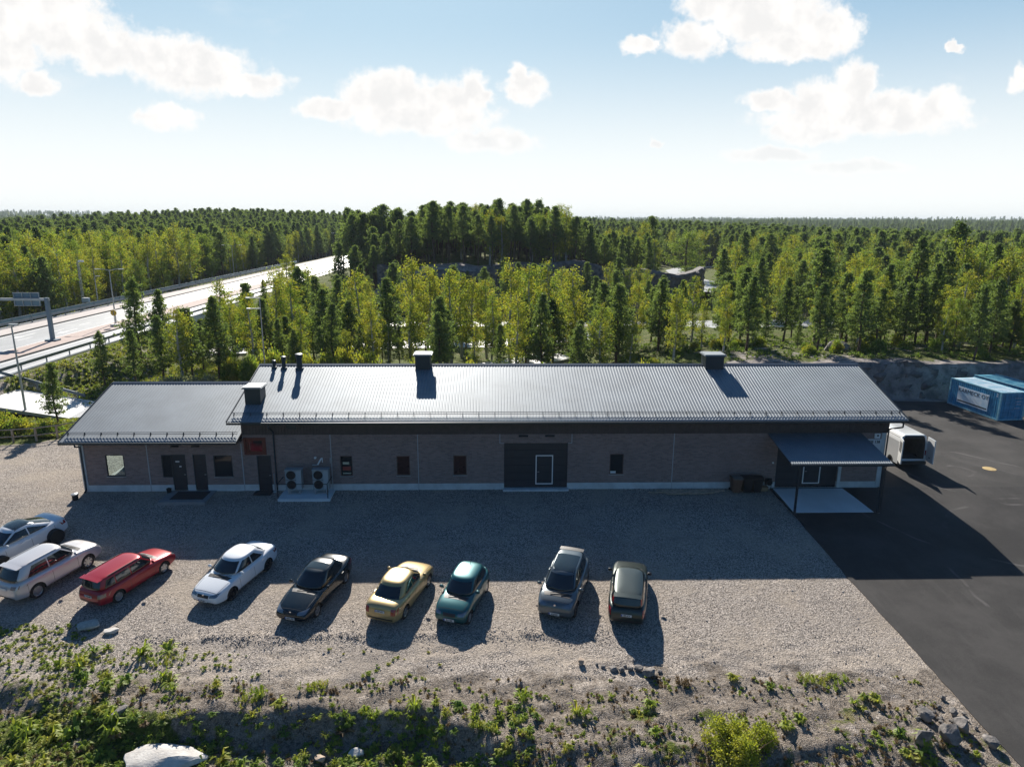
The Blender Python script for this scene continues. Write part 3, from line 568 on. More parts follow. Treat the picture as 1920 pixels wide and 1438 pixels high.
# canopy over the right door
mb = MB(); corr_roof(mb, 17.72, 23.85, (37.6, 3.06), (FY, 3.76), .14, .022, .03)
CN = mb.build('canopy', M_ROOF, B, label='lean-to corrugated canopy over the right door')
MB().box(17.68, 23.9, 37.5, 37.58, 2.91, 3.03).build('canopy_gutter', M_DKSTEEL, CN)
mb = MB()
for k in range(5):
    xx = 17.85+k*1.46; mb.prism([(37.7, 2.9), (37.7, 3.0), (FY-.05, 3.68), (FY-.05, 3.58)], xx-.03, xx+.03, 'YZ')
mb.box(17.8, 23.75, 37.95, 38.05, 2.85, 2.95).build('canopy_beam', M_FRD, CN)
for xx in (18.4, 23.55): MB().box(xx-.055, xx+.055, 37.95, 38.06, -.45, 2.9).box(xx-.12, xx+.12, 37.88, 38.12, -.33, -.27).build('canopy_post', M_DKSTEEL, CN)
MB().tube((23.75, 37.55, 2.95), (23.68, 37.95, 2.75), .035).tube((23.68, 37.98, 2.75), (23.68, 37.98, -.2), .035).build('canopy_downpipe', M_DKSTEEL, CN)
# wall lights, little boxes
for xx in (1.9, 3.6): MB().box(xx-.3, xx+.3, FY-.12, FY-.04, 3.6, 3.7).build('wall_light', M_BLACK, B, label='black bar light above the middle door')
for xx in (-20.2, -18.9): MB().box(xx-.25, xx+.25, FY-.12, FY-.05, 3.0, 3.08).build('wall_light', M_BLACK, B, label='black bar light above the entrance doors')
MB().box(-13.1, -12.5, FY-.08, FY-.04, 4.15, 4.55).build('vent_grille', M_FRD, B)
MB().lathe([(0, -.03), (.06, -.03), (.06, .03), (0, .03)], (18.25, FY-.03, 1.75), 'Y', 12).build('wall_button', M_WHITE, B)
# signs on the wall
sg = MB().box(22.95, 25.2, FY-.09, FY-.05, 2.0, 2.98).box(22.95, 25.2, FY-.09, FY-.05, 3.0, 3.36).build('wall_sign', mat('sign_white', (.62, .66, .68), .5), B, label='white wall sign with street address')
t = text_mesh('KUULMAANTIE 138', .25, 'lettering', M_BLACK, sg, .004, .006); t.matrix_basis = Matrix.Translation((24.07, FY-.097, 3.17)) @ Matrix.Rotation(R_(90), 4, 'X') @ Matrix.Diagonal((.98, 1, 1, 1))
sg = MB().box(24.72, 25.08, FY-.12, FY-.05, 3.42, 3.74).build('number_box', M_WHITE, B, label='small white sign box high on the right corner')
MB().box(24.85, 24.98, FY-.13, FY-.12, 3.56, 3.66).build('number_mark', M_FRD, sg)
# pads
_sl = MB(); _a = S(18.05, 37.38); _b = S(22.95, 37.46); _sl.grid(lambda a, c: ((_a[0]*(1-c)+18.3*c)*(1-a)+(_b[0]*(1-c)+22.9*c)*a, _a[1]*(1-c)+(FY-.03)*c, float(zb(_a[1]*(1-c)+(FY-.03)*c))+.045), 1, 12)
_sl.quad((_a[0], _a[1], float(zb(_a[1]))+.045), (_b[0], _a[1], float(zb(_a[1]))+.045), (_b[0], _a[1], -.8), (_a[0], _a[1], -.8)); tag(_sl.build('concrete_pad', mat('smooth_concrete', (.66, .72, .73), .7, 0, .06, .7)), 'smooth concrete pad under the canopy', kind='structure')
tag(MB().box(-13.5, -10.25, 39.85, FY-.03, -.4, .06).build('concrete_pad', MATS['smooth_concrete']), 'small concrete pad under the heat pumps', kind='structure')
tag(MB().box(-20.75, -17.85, 39.5, FY-.03, -.4, .04).build('concrete_pad', mat('stone_slab', (.24, .25, .25), .8, 0, .1, 2)), 'grey slab before the entrance doors', kind='structure')
# ------------------------------------------------------------------ things by the wall
tag(MB().box(-20.2, -18.15, 39.9, 41.15, .042, .06).build('door_mat', mat('mat_fibre', (.03, .03, .032), .95, 0, .2, 30)), 'black door mat on the slab before the entrance doors', 'door mat')
tag(MB().box(-15.3, -14.2, 40.6, 41.3, .0, .035).build('door_mat', MATS['mat_fibre']), 'small black mat before the single door under the hatch', 'door mat')
def heat_pump(x0, label):
    t = thing('heat_pump', label, 'heat pump', (x0, 40.55, .06), 0, 'heat pumps on the small pad'); wdt, d = 1.0, .42
    mb = MB().box(0, wdt, 0, d, .32, 1.62).box(-.03, wdt+.03, -.03, d+.03, 1.6, 1.66); mb.build('casing', mat('pump_grey', (.30, .34, .35), .5, 0, .05, 2), t)
    for z in (.66, 1.3):
        f = MB().lathe([(0, -.025), (.05, -.025), (.06, -.012), (.24, -.012), (.26, -.03), (.285, -.03), (.29, -.002)], (.36, 0, z), 'Y', 28).build('fan_grille', M_BLACK, t, True)
    MB().box(.68, .98, -.012, -.002, .36, 1.58).build('side_panel', mat('pump_panel', (.38, .42, .43), .5), t)
    MB().box(.0, wdt, -.01, -.002, .965, .985).build('seam', M_FRD, t)
    for xx in (.12, .82):
        MB().box(xx, xx+.05, -.02, .03, 0, .32).box(xx, xx+.05, d-.06, d-.01, 0, .32).box(xx, xx+.05, .03, d-.06, .27, .32).build('leg', M_GALV, t)
    MB().box(.17, .82, -.01, .02, .06, .1).build('cross_bar', M_GALV, t)
heat_pump(-13.15, 'grey double fan heat pump nearest the downpipe'); heat_pump(-11.45, 'grey double fan heat pump below the white wall pipes')
t = thing('pipe_fittings', 'white insulated pipes and round cap on the wall above the right heat pump', 'pipes', (-11.4, 41.3, 1.9))
MB().lathe([(0, -.05), (.07, -.05), (.07, .06)], (.0, 0, .35), 'Y', 12).build('round_cap', M_WHITE, t)
MB().tube((.15, -.05, -.1), (.38, -.05, .3), .05).tube((.38, -.05, .3), (.42, .05, .3), .05).tube((.45, -.04, .35), (.45, -.04, .05), .03).build('pipe', M_WHITE, t)
MB().tube((.95, -.04, .35), (.95, -.04, .0), .03).tube((.95, -.04, .35), (1.06, -.04, .2), .025).tube((-.2, -.04, -.12), (.1, -.04, -.12), .04).build('pipe', M_GALV, t)
t = thing('guard_rail', 'thin dark pipe railing in front of the heat pumps', 'railing', (-13.5, 39.95, .06))
for x in (0, 3.1): MB().tube((x, 0, 0), (x, 0, .95), .028).build('post', M_BLACK, t)
MB().tube((0, 0, .93), (3.1, 0, .93), .022).tube((0, 0, .93), (0, 1.3, .93), .022).tube((3.1, 0, .93), (3.1, 1.3, .93), .022).build('rail', M_BLACK, t)
t = thing('drain_pipe', 'pale upright pipe with a foot beside the single door', 'pipe', (-14.05, 41.2, 0)); MB().tube((0, 0, 0), (0, 0, 1.25), .035).build('pipe', M_GALV, t); MB().lathe([(0, .0), (.14, 0), (.12, .05), (0, .06)], (0, -.05, 0)).build('foot', M_GALV, t)
def bin_(x, m, lidm, label):
    t = thing('wheelie_bin', label, 'wheelie bin', (x, 40.75, 0), 0, 'wheelie bins by the wall'); mb = MB()
    b = [(-.27, -.3), (.27, -.3), (.27, .3), (-.27, .3)]; tp = [(-.31, -.38), (.31, -.38), (.31, .36), (-.31, .36)]
    mb.v = [(x_*.86, y_*.86, .06) for x_, y_ in b]+[(x_, y_, .98) for x_, y_ in tp]
    for q in ((0,3,2,1),(4,5,6,7),(0,1,5,4),(1,2,6,5),(2,3,7,6),(3,0,4,7)): mb.face(q)
    mb.box(-.33, .33, -.41, -.37, .92, 1.0).box(-.33, .33, -.37, .38, .94, 1.0); mb.build('body', m, t)
    MB().grid(lambda a, c: (-.32+.64*a, -.42+.8*c, 1.01+.09*math.sin(math.pi*min(1, c*.9+.1))), 4, 6).box(-.3, .3, -.44, -.42, .99, 1.03).build('lid', lidm, t)
    for s in (-1, 1): MB().lathe([(0, -.03), (.09, -.03), (.1, 0), (.09, .03), (0, .03)], (s*.29, .3, .1), 'X', 16).build('wheel', M_BLACK, t)
    MB().tube((-.25, .44, .95), (.25, .44, .95), .018).build('handle', M_BLACK, t)
bin_(15.68, mat('brown_plastic', (.13, .065, .04), .55, 0, .1, 2), mat('grey_plastic', (.12, .12, .11), .5), 'brown wheelie bin at the left of the three')
bin_(16.38, mat('black_plastic', (.014, .015, .017), .5), MATS['black_plastic'], 'black wheelie bin in the middle of the three'); bin_(17.02, MATS['black_plastic'], MATS['black_plastic'], 'black wheelie bin at the right of the three')
t = MB().box(17.35, 17.85, 40.8, 41.15, 0, .24).box(17.33, 17.87, 40.78, 41.17, .24, .27).build('cardboard_box', mat('cardboard', (.28, .19, .11), .85)); tag(t, 'low cardboard box between the bins and the canopy pad', 'box')
for k, (x0, x1, y, a) in enumerate(((10.0, 14.6, 40.7, .01), (10.6, 15.0, 40.95, -.02), (11.1, 14.2, 40.45, .03))):
    o = MB().box(-(x1-x0)/2, (x1-x0)/2, -.08, .08, 0, .045).build('plank', M_WOOD); o.location = ((x0+x1)/2, y, .012); o.rotation_euler = (0, 0, a)
    tag(o, ['longest timber plank nearest the wall plinth', 'timber plank reaching closest to the bins', 'shortest timber plank lying farthest from the wall'][k] if False else ['left reaching timber plank on the gravel along the wall', 'timber plank reaching closest to the bins', 'shortest timber plank lying farthest from the wall'][k], 'plank', 'planks along the wall')
t = thing('bucket', 'small dark bucket left of the entrance mat', 'bucket', (-20.75, 41.1, 0)); MB().lathe([(0, 0), (.12, 0), (.16, .3), (.145, .3), (.11, .03), (0, .03)]).build('body', M_BLACK, t, True); MB().tube((-.15, 0, .3), (0, 0, .38), .008).tube((0, 0, .38), (.15, 0, .3), .008).build('handle', M_GALV, t)
t = thing('ground_vent', 'short round ground vent with pale cap on the gravel at the left corner', 'vent', (-26.2, 40.3, -.1)); MB().lathe([(0, 0), (.17, 0), (.17, .34), (0, .34)]).build('pipe', M_BLACK, t, True); MB().lathe([(0, .34), (.21, .34), (.21, .4), (.1, .44), (0, .45)]).build('cap', M_GALV, t, True)
t = thing('hose_reel', 'dark hose stand beside the canopy door', 'hose stand', (18.0, 41.2, 0)); MB().box(-.25, .2, -.03, 0, .3, .75).tube((-.2, -.1, 0), (-.2, -.1, .5), .02).tube((.15, -.1, 0), (.15, -.1, .5), .02).build('frame', M_BLACK, t); MB().lathe([(.08, -.1), (.2, -.1), (.2, .0), (.08, .0)], (0, -.08, .5), 'Y').build('reel', M_BLACK, t, True)
o = MB().lathe([(0, 0), (.42, 0), (.43, .012), (.33, .022), (.0, .024)], (35.3, 44.6, .032), 'Z', 30).build('manhole_cover', mat('ochre_metal', (.45, .33, .15), .7, .2, .2, 6)); tag(o, 'ochre round manhole cover in the asphalt yard', 'manhole cover')

# ------------------------------------------------------------------ cars
M_TYRE = mat('tyre_rubber', (.018, .018, .019), .85); M_RIM = mat('alloy_rim', (.52, .53, .55), .3, .85); M_RIMD = mat('dark_rim', (.05, .05, .055), .35, .7)
M_CG = mat('car_glass', (.012, .018, .022), .03, 0, coat=.5, spec=.6); M_TRIM = mat('black_trim', (.02, .02, .022), .5); M_CHROME = mat('chrome', (.7, .7, .72), .12, 1)
M_TAIL = mat('tail_lamp_red', (.28, .008, .01), .12, 0, coat=1); M_TAILP = mat('tail_lamp_pale', (.34, .22, .16), .15, 0, coat=1); M_HEAD = mat('head_lamp_glass', (.22, .25, .27), .08, .5, coat=1); M_PLATE = mat('plate_white', (.72, .73, .72), .5); M_BLUE = mat('plate_blue', (.02, .07, .35), .5)
def evald(mb, mods, m):
    o = mb.build('tmp', m); 
    for typ, kw in mods:
        md = o.modifiers.new('m', typ)
        for k, v in kw.items(): setattr(md, k, v)
    me = bpy.data.meshes.new_from_object(o.evaluated_get(bpy.context.evaluated_depsgraph_get())); bpy.data.objects.remove(o); return me
def bvh_of(me): return BVHTree.FromPolygons([v.co for v in me.vertices], [tuple(p.vertices) for p in me.polygons])
DIRS = {'L': Vector((0, -1, 0)), 'R': Vector((0, 1, 0)), 'F': Vector((-1, 0, 0)), 'B': Vector((1, 0, 0)), 'T': Vector((0, 0, -1))}
def patch(bvh, d, q, nu=8, nv=6, off=.012, depth=None):
    dv = DIRS[d]; mb = MB()
    def fn(a, c):
        p = [(q[0][i]*(1-a)+q[1][i]*a)*(1-c)+(q[3][i]*(1-a)+q[2][i]*a)*c for i in (0, 1)]
        if d in 'LR': o = Vector((p[0], 0, p[1]))-dv*5
        elif d in 'FB': o = Vector((0, p[0], p[1]))-dv*8
        else: o = Vector((p[0], p[1], 0))-dv*5
        h = bvh.ray_cast(o, dv)
        if h[0] is None:
            for sh in (.01, .02, .04, .06, .1):
                oo = o.copy(); oo.z -= sh; h = bvh.ray_cast(oo, dv)
                if h[0] is not None: break
        pt = h[0] if h[0] is not None else bvh.find_nearest(o+dv*5)[0]
        return pt - dv*off
    mb.grid(fn, nu, nv); return mb
def sm(o):
    o.data.polygons.foreach_set('use_smooth', [True]*len(o.data.polygons)); return o
def car(name, label, cat, loc, ang, P, paint, rim=M_RIM, plate='', plate_txt_at='F'):
    L, Wd, wb, r = P['L'], P['W'], P['wb'], P.get('r', .32); hL = L/2; ax = P.get('axo', 0.)
    t = thing(name, label, cat, (loc[0], loc[1], .0), R_(ang), 'cars parked on the gravel')
    s_ = P.get('s', .95)*1.05; t.scale = (s_, s_, s_*1.04); xn, yn = S(*loc); zc = float(ZBASE(yn)); sl_ = (float(ZBASE(yn+1.2))-float(ZBASE(yn-1.2)))/2.4
    t.location = (xn, yn, zc+.012); t.rotation_euler = (Vector((0, 0, 1)).rotation_difference(Vector((0, -sl_, 1)).normalized()).to_matrix() @ Matrix.Rotation(R_(ang), 3, 'Z')).to_euler()
    top = sorted(P['top'], key=lambda p: -p[0])
    def ztop(x):
        for (x1, z1), (x0, z0) in zip(top, top[1:]):
            if x0 <= x <= x1: return z0+(z1-z0)*(x-x0)/(x1-x0)
        return top[0][1] if x > top[0][0] else top[-1][1]
    def hw(x):
        a = max(0, abs(x)/hL-.55)/.45; return Wd/2*(1-.20*a**2.4)
    sx = [hL, hL-.05, hL-.16, hL-.42] + [hL-.42-(L-.84)*k/13 for k in range(1, 13)] + [-hL+.42, -hL+.16, -hL+.05, -hL]
    mb = MB(); n = 16; zb0 = P.get('zb', .2)
    for i, x in enumerate(sx):
        e = max(0, abs(x)/hL-.8)/.2; zb = zb0+.10*e*e; zt = ztop(x); h = hw(x); k = 1.
        if i in (0, len(sx)-1): k = .86; zb += .10; zt -= .05
        sh = P.get('sh', .86); zm = zb+(zt-zb)*.42; zs = max(zt-.10, zm+.03)
        half = [(0, zb), (.62*h, zb), (.95*h, zb+.03), (1.0*h, zb+.14), (1.0*h, zm), (.985*h, zs), (sh*h+.02, zt-.012), (.45*h, zt+.018), (0, zt+.03)]
        full = half + [(-y, z) for y, z in half[-2:0:-1]]
        for y, z in full: mb.v.append((x, y*k, z))
    for i in range(len(sx)-1):
        for j in range(n): mb.face((i*n+j, i*n+(j+1) % n, (i+1)*n+(j+1) % n, (i+1)*n+j))
    mb.face([j for j in range(n)][::-1]); mb.face([(len(sx)-1)*n+j for j in range(n)])
    # wheel arches cut out
    co = MB(); ra = r+.055
    axs = [wb/2+ax, -wb/2+ax]
    for xw in axs:
        for s in (-1, 1): co.lathe([(0, -.24), (ra, -.24), (ra, .3), (0, .3)] if s > 0 else [(0, -.3), (ra, -.3), (ra, .24), (0, .24)], (xw, s*(Wd/2), r+.01), 'Y', 28)
    cut = co.build('tmpc', M_BLACK); bmz = bmesh.new(); bmz.from_mesh(cut.data); bmesh.ops.remove_doubles(bmz, verts=bmz.verts, dist=1e-4); bmesh.ops.recalc_face_normals(bmz, faces=bmz.faces); bmz.to_mesh(cut.data); bmz.free()
    solid = evald(mb, [('SUBSURF', dict(levels=2, render_levels=2))], paint); bv = bvh_of(solid)
    me = evald(mb, [('SUBSURF', dict(levels=2, render_levels=2)), ('BOOLEAN', dict(operation='DIFFERENCE', object=cut, material_mode='TRANSFER'))], paint)
    bpy.data.objects.remove(cut)
    me.polygons.foreach_set('use_smooth', [True]*len(me.polygons)); me.set_sharp_from_angle(angle=R_(40))
    bo = bpy.data.objects.new('body', me); COL.objects.link(bo); bo.parent = t
    # greenhouse
    G = P['gh']; zb, zr = G['zb'], G['zr']+.05; w0, w1 = Wd/2*G.get('w0', .90), Wd/2*G.get('w1', .66)*1.04
    def ring(tt, k=1., dz=0.):
        xf = G['xf0']+(G['xf1']-G['xf0'])*tt; xr = G['xr0']+(G['xr1']-G['xr0'])*tt; h = w0+(w1-w0)*tt; z = zb-.04+(zr-zb+.04)*tt+dz; bf = .16; br = .10
        xm = (xf+xr)/2; Lx = (xf-xr)/2
        hp = [(xf+bf, 0), (xf+bf*.75, .5*h), (xf, .86*h), (xf-.22, .965*h), (xm+Lx*.45, h), (xm, h*1.01), (xm-Lx*.45, h), (xr+.22, .955*h), (xr, .82*h), (xr-br*.75, .48*h), (xr-br, 0)]
        pts = hp+[(x, -y) for x, y in hp[-2:0:-1]]
        return [(xm+(x-xm)*k, y*k, z) for x, y in pts]
    mb = MB(); rings = [ring(0), ring(.3), ring(.65), ring(.93), ring(1., .985, .015), ring(1., .90, .045), ring(1., .6, .07), ring(1., .25, .078)]
    m_ = len(rings[0])
    for q in rings: mb.v += q
    for i in range(len(rings)-1):
        for j in range(m_): mb.face((i*m_+j, i*m_+(j+1) % m_, (i+1)*m_+(j+1) % m_, (i+1)*m_+j))
    mb.face([(len(rings)-1)*m_+j for j in range(m_)]); mb.face(list(range(m_))[::-1])
    gm = evald(mb, [('SUBSURF', dict(levels=1, render_levels=1))], P.get('roofmat') or paint); bg_ = bvh_of(gm)
    gm.polygons.foreach_set('use_smooth', [True]*len(gm.polygons)); go = bpy.data.objects.new('cabin', gm); COL.objects.link(go); go.parent = t
    def lerp(a, b, s): return a+(b-a)*s
    def yw(tt): return lerp(w0, w1, tt)
    def zz(tt): return lerp(zb, zr, tt)
    # glass
    ta, tb = .06, .9
    o = patch(bg_, 'F', [(-yw(ta)*.83, zz(ta)), (yw(ta)*.83, zz(ta)), (yw(tb)*.84, zz(tb)), (-yw(tb)*.84, zz(tb))], 12, 8, .03).build('windscreen', M_CG, t); sm(o)
    rb = G.get('rb', .12)
    o = patch(bg_, 'B', [(-yw(rb)*.80, zz(rb)), (yw(rb)*.80, zz(rb)), (yw(.88)*.82, zz(.88)), (-yw(.88)*.82, zz(.88))], 12, 8, .03).build('rear_window', M_CG, t); sm(o)
    xf0, xf1, xr0, xr1 = G['xf0'], G['xf1'], G['xr0'], G['xr1']
    def xfr(tt): return lerp(xf0, xf1, tt)-.16
    def xrr(tt): return lerp(xr0, xr1, tt)+G.get('cp', .34)
    a_, b_ = .12, .86
    wins = G.get('wins', [0, .5, 1.]); gap = .035
    for s in 'LR':
        for i in range(len(wins)-1):
            f0, f1 = wins[i], wins[i+1]
            def X(f, tt):
                straight = lerp(xfr(0)-.35, xrr(0)+.15, f)
                if f == 0: return xfr(tt)
                if f >= 1: return xrr(tt)
                return straight-.0*tt
            q = [(X(f0, a_)-(gap if i else 0), zz(a_)), (X(f1, a_)+gap, zz(a_)), (X(f1, b_)+gap, zz(b_)), (X(f0, b_)-(gap if i else 0), zz(b_))]
            sm(patch(bg_, s, q, 8, 6, .012).build('side_window', M_CG, t))
    if P.get('dark_top'):
        q = P['dark_top']; sm(patch(bg_, 'T', [(q[0], -w1*q[2]), (q[1], -w1*q[2]), (q[1], w1*q[2]), (q[0], w1*q[2])], 10, 8, .01).build('glass_roof', M_CG, t))
    # cowl and wiper
    mbc = patch(bv, 'T', [(xf0+.02, -w0*.8), (xf0+.26, -w0*.7), (xf0+.26, w0*.7), (xf0+.02, w0*.8)], 4, 8, .006); mbc.build('cowl', M_TRIM, t)
    MB().tube((xf0+.16, -.35, zb+.03), (xf0-.02, .25, zb+.09), .012).tube((xf0+.16, .15, zb+.03), (xf0-.02, .62, zb+.07), .012).build('wiper', M_BLACK, t)
    # front
    fz = P.get('fz', .66); hy = P.get('hy', (.40, .80)); hs = Wd/2
    for s in (-1, 1):
        q = [(s*hs*hy[0], fz-.06), (s*hs*hy[1], fz-.04+P.get('hk', .02)), (s*hs*(hy[1]+.04), fz+.09+P.get('hk', .02)), (s*hs*hy[0], fz+.04)]
        sm(patch(bv, 'F', q, 6, 4, .012).build('headlight', P.get('headm', M_HEAD), t))
    if P.get('grille', True): sm(patch(bv, 'F', [(-hs*.34, fz-.10), (hs*.34, fz-.10), (hs*.36, fz+.035), (-hs*.36, fz+.035)], 6, 3, .014).build('grille', M_TRIM, t))
    sm(patch(bv, 'F', [(-hs*.62, .24), (hs*.62, .24), (hs*.66, .36), (-hs*.66, .36)], 8, 2, .014).build('lower_intake', M_TRIM, t))
    for x_a, x_b, nm_ in ((xf0+.34, hL-.22, 'bonnet_seam'),):
        q = patch(bv, 'T', [(x_b, -Wd*.36), (x_b, Wd*.36), (x_b-.016, Wd*.36), (x_b-.016, -Wd*.36)], 8, 1, .004)
        for s in (-1, 1):
            q2 = patch(bv, 'T', [(x_a, s*Wd*.40), (x_b, s*Wd*.36), (x_b, s*(Wd*.36-.014)), (x_a, s*(Wd*.40-.014))], 8, 1, .004); off = len(q.v); q.v += q2.v
            for f_ in q2.f: q.face([i+off for i in f_])
        q.build(nm_, M_TRIM, t)
    bz = P.get('badge')
    # rear
    tz0, tz1 = P.get('tail', (.70, .86)); ty = P.get('ty', (.62, .93))
    for s in (-1, 1): sm(patch(bv if not P.get('tallt') else bg_, 'B', [(s*hs*ty[0], tz0), (s*hs*ty[1], tz0), (s*hs*ty[1], tz1), (s*hs*ty[0], tz1)], 5, 5, .015).build('taillight', P.get('tailm', M_TAIL), t))
    if P.get('tallt'):
        for s in (-1, 1): sm(patch(bv, 'B', [(s*hs*.78, .62), (s*hs*.93, .62), (s*hs*.93, .96), (s*hs*.78, .96)], 4, 5, .015).build('taillight', M_TAIL, t))
    sm(patch(bv, 'B', [(-hs*.7, .40), (hs*.7, .40), (hs*.7, .47), (-hs*.7, .47)], 8, 2, .012).build('bumper_strip', M_TRIM, t))
    # plates
    for d, s, pz in (('F', 1, P.get('pf', .42)), ('B', -1, P.get('pb', .60))):
        hit = bv.ray_cast(Vector((s*8, 0, pz)), DIRS[d])[0]; x = (hit.x if hit else s*hL)+s*.02
        p = MB().box(min(x, x+s*.015), max(x, x+s*.015), -.24, .24, pz-.055, pz+.055).build('number_plate', M_PLATE, t)
        MB().box(min(x, x+s*.018), max(x, x+s*.018), *((.19, .238) if s < 0 else (-.238, -.19)), pz-.05, pz+.05).build('blue_band', M_BLUE, p)
        if plate and d == plate_txt_at:
            tx = text_mesh(plate, .095, 'plate_text', M_TRIM, p, .002, .003)
            tx.matrix_basis = Matrix.Translation((x+s*.02, -.02*s*-1, pz)) @ Matrix.Rotation(R_(90 if s > 0 else -90), 4, 'Z') @ Matrix.Rotation(R_(90), 4, 'X')
    if bz: MB().lathe([(0, 0), (.05, 0), (.055, .012), (0, .018)], (0, 0, 0), 'X', 16).build('badge', M_CHROME, t, loc=(bv.ray_cast(Vector((8, 0, bz)), DIRS['F'])[0].x, 0, bz))
    # sides: mirrors, handles, seams, sills
    for s in (-1, 1):
        xm_ = xf0-.34; z0 = zb+.06
        m1 = MB().lathe([(0, -.10), (.045, -.095), (.075, -.04), (.075, .05), (.05, .1), (0, .105)], (0, 0, 0), 'Y', 12).build('mirror', P.get('mirm', paint), t, True)
        m1.location = (xm_, s*(Wd/2+.06), z0+.05); m1.scale = (.75, 1, 1); MB().box(-.03, .03, -.12 if s > 0 else .02, -.02 if s > 0 else .12, -.05, -.01).build('mirror_arm', M_TRIM, m1)
        d = 'L' if s > 0 else 'R'
        for hx in (xm_-.72, xm_-1.62):
            if hx > -hL+1.: MB().box(hx-.09, hx+.09, -.012, .012, -.014, .014).build('door_handle', P.get('hanm', paint), t, loc=(hx*0, s*(Wd/2*.99)+s*.006, zb-.11))
        mbs = MB()
        q = patch(bv, d, [(-wb/2+ax+.42, zb0+.05), (wb/2+ax-.42, zb0+.05), (wb/2+ax-.42, zb0+.13), (-wb/2+ax+.42, zb0+.13)], 8, 1, .008); q.build('sill', M_TRIM, t)
        for xx in (xf0-.25, (xfr(0)-.35)*.5+(xrr(0)+.15)*.5, xrr(0)-.05):
            q = patch(bv, d, [(xx-.007, .3), (xx+.007, .3), (xx+.007, zb-.03), (xx-.007, zb-.03)], 1, 6, .003); off = len(mbs.v); mbs.v += q.v
            for f_ in q.f: mbs.face([i+off for i in f_])
        mbs.build('door_seam', M_TRIM, t)
        if P.get('mould'):
            sm(patch(bv, d, [(-wb/2+ax+.5, .44), (wb/2+ax-.5, .44), (wb/2+ax-.5, .49), (-wb/2+ax+.5, .49)], 8, 1, .012).build('side_moulding', M_TRIM, t))
        if P.get('rails'):
            yr = s*w1*.9; MB().tube((xf1-.2, yr, zr+.05), (xr1+.35, yr, zr+.06), .02).build('roof_rail', M_TRIM if P['rails'] == 1 else M_GALV, t)
    if P.get('ant'): MB().tube((xr1+.25, 0, zr+.06), (xr1+.12, 0, zr+.26), .012, .006).build('antenna', M_BLACK, t)
    if P.get('spoiler'):
        MB().grid(lambda a, c: (xr1+.1-.3*c, (-1+2*a)*w1*.93, zr+.055-.02*c-.02*(2*a-1)**2), 8, 3).build('roof_spoiler', P.get('spm') or paint, t)
        k_ = [o_ for o_ in [t]][0]
    # wheels
    tw = .21
    for xw in axs:
        for s in (-1, 1):
            yo = s*(Wd/2-.155); 
            wh = MB().lathe([(r*.66, -tw/2), (r*.93, -tw/2), (r, -tw/2+.03), (r, tw/2-.03), (r*.93, tw/2), (r*.66, tw/2), (r*.64, 0)], (0, 0, 0), 'Y', 30).build('wheel', M_TYRE, t, True)
            wh.location = (xw, yo, r+.0); mb = MB()
            f = s*(tw/2-.012); mb.lathe([(0, f-s*.05), (r*.64, f-s*.07), (r*.68, f-s*.02), (r*.665, f), (r*.61, f-s*.015), (r*.60, f-s*.06)], (0, 0, 0), 'Y', 28)
            ns = P.get('ns', 5)
            for k in range(ns):
                a = 2*math.pi*k/ns+.3; dx, dz = math.cos(a), math.sin(a); px, pz = -dz, dx; b = len(mb.v); w_in, w_out = .035, .05
                for rr, ww in ((.03, w_in), (r*.63, w_out)):
                    for sg in (-1, 1):
                        for yy_ in (f-s*.05, f-s*.004): mb.v.append((dx*rr+px*ww*sg, yy_, dz*rr+pz*ww*sg))
                for q in ((0,1,3,2),(4,6,7,5),(0,4,5,1),(2,3,7,6),(1,5,7,3),(0,2,6,4)): mb.face([b+i for i in q])
            mb.lathe([(0, f), (.06, f-s*.002), (.065, f-s*.04)], (0, 0, 0), 'Y', 12)
            ro = mb.build('rim', rim, wh); 
            MB().lathe([(0, f-s*.062), (r*.63, f-s*.075)], (0, 0, 0), 'Y', 20).build('brake_disc', M_TRIM, wh)
    return t
def paintm(n, c, metal=.25, rough=.32): return mat(n, c, rough, metal, coat=.85, spec=.25)
sed = dict(L=4.72, W=1.82, wb=2.71, r=.325, top=[(2.36,.58),(2.28,.72),(2.0,.80),(1.5,.90),(1.0,.97),(0,1.0),(-1.3,1.02),(-1.7,1.07),(-2.15,1.06),(-2.30,.98),(-2.36,.62)],
           gh=dict(zb=.98, zr=1.42, xf0=1.02, xf1=.22, xr1=-1.0, xr0=-1.72, cp=.46), tail=(.72, .92), pb=.78)
def D(b, **k): d = dict(b); g_ = dict(b['gh']); g_.update(k.pop('g', {})); d.update(k); d['gh'] = g_; return d
PI_ = math.pi
def place(a, b, front_away, P, dW=0.):
    """car centre and heading from the ground contacts of its right-hand pair of wheels in the picture (a nearer, b farther)"""
    a = Vector(a); b = Vector(b); d = (b-a).normalized(); n_ = Vector((-d.y, d.x)); c = (a+b)/2+n_*(P['W']*.485-.13)
    ang = math.degrees(math.atan2(d.y, d.x)); return (c.x, c.y), ang if front_away else ang+180
white_p = paintm('white_car_paint', (.72, .75, .77), 0, .3); 
# 1 white liftback at the left edge, nose towards the picture's lower left
P1 = D(sed, L=4.9, W=1.92, wb=2.88, r=.35, top=[(2.45,.55),(2.36,.70),(2.0,.82),(1.5,.92),(1.1,.97),(0,.97),(-1.2,1.02),(-1.8,1.08),(-2.2,1.08),(-2.38,.98),(-2.45,.64)], g=dict(zb=.96, zr=1.40, xf0=1.3, xf1=.25, xr1=-.7, xr0=-2.0, w1=.62, cp=.45), dark_top=(.22, -.95, .9), grille=False, pb=.8)
c_, a_ = place((-24.84, 31.75), (-23.73, 34.18), False, P1); car('liftback_car', 'white liftback with black glass roof, cut by the left edge of the photo', 'car', c_, a_, P1, white_p, M_RIMD)
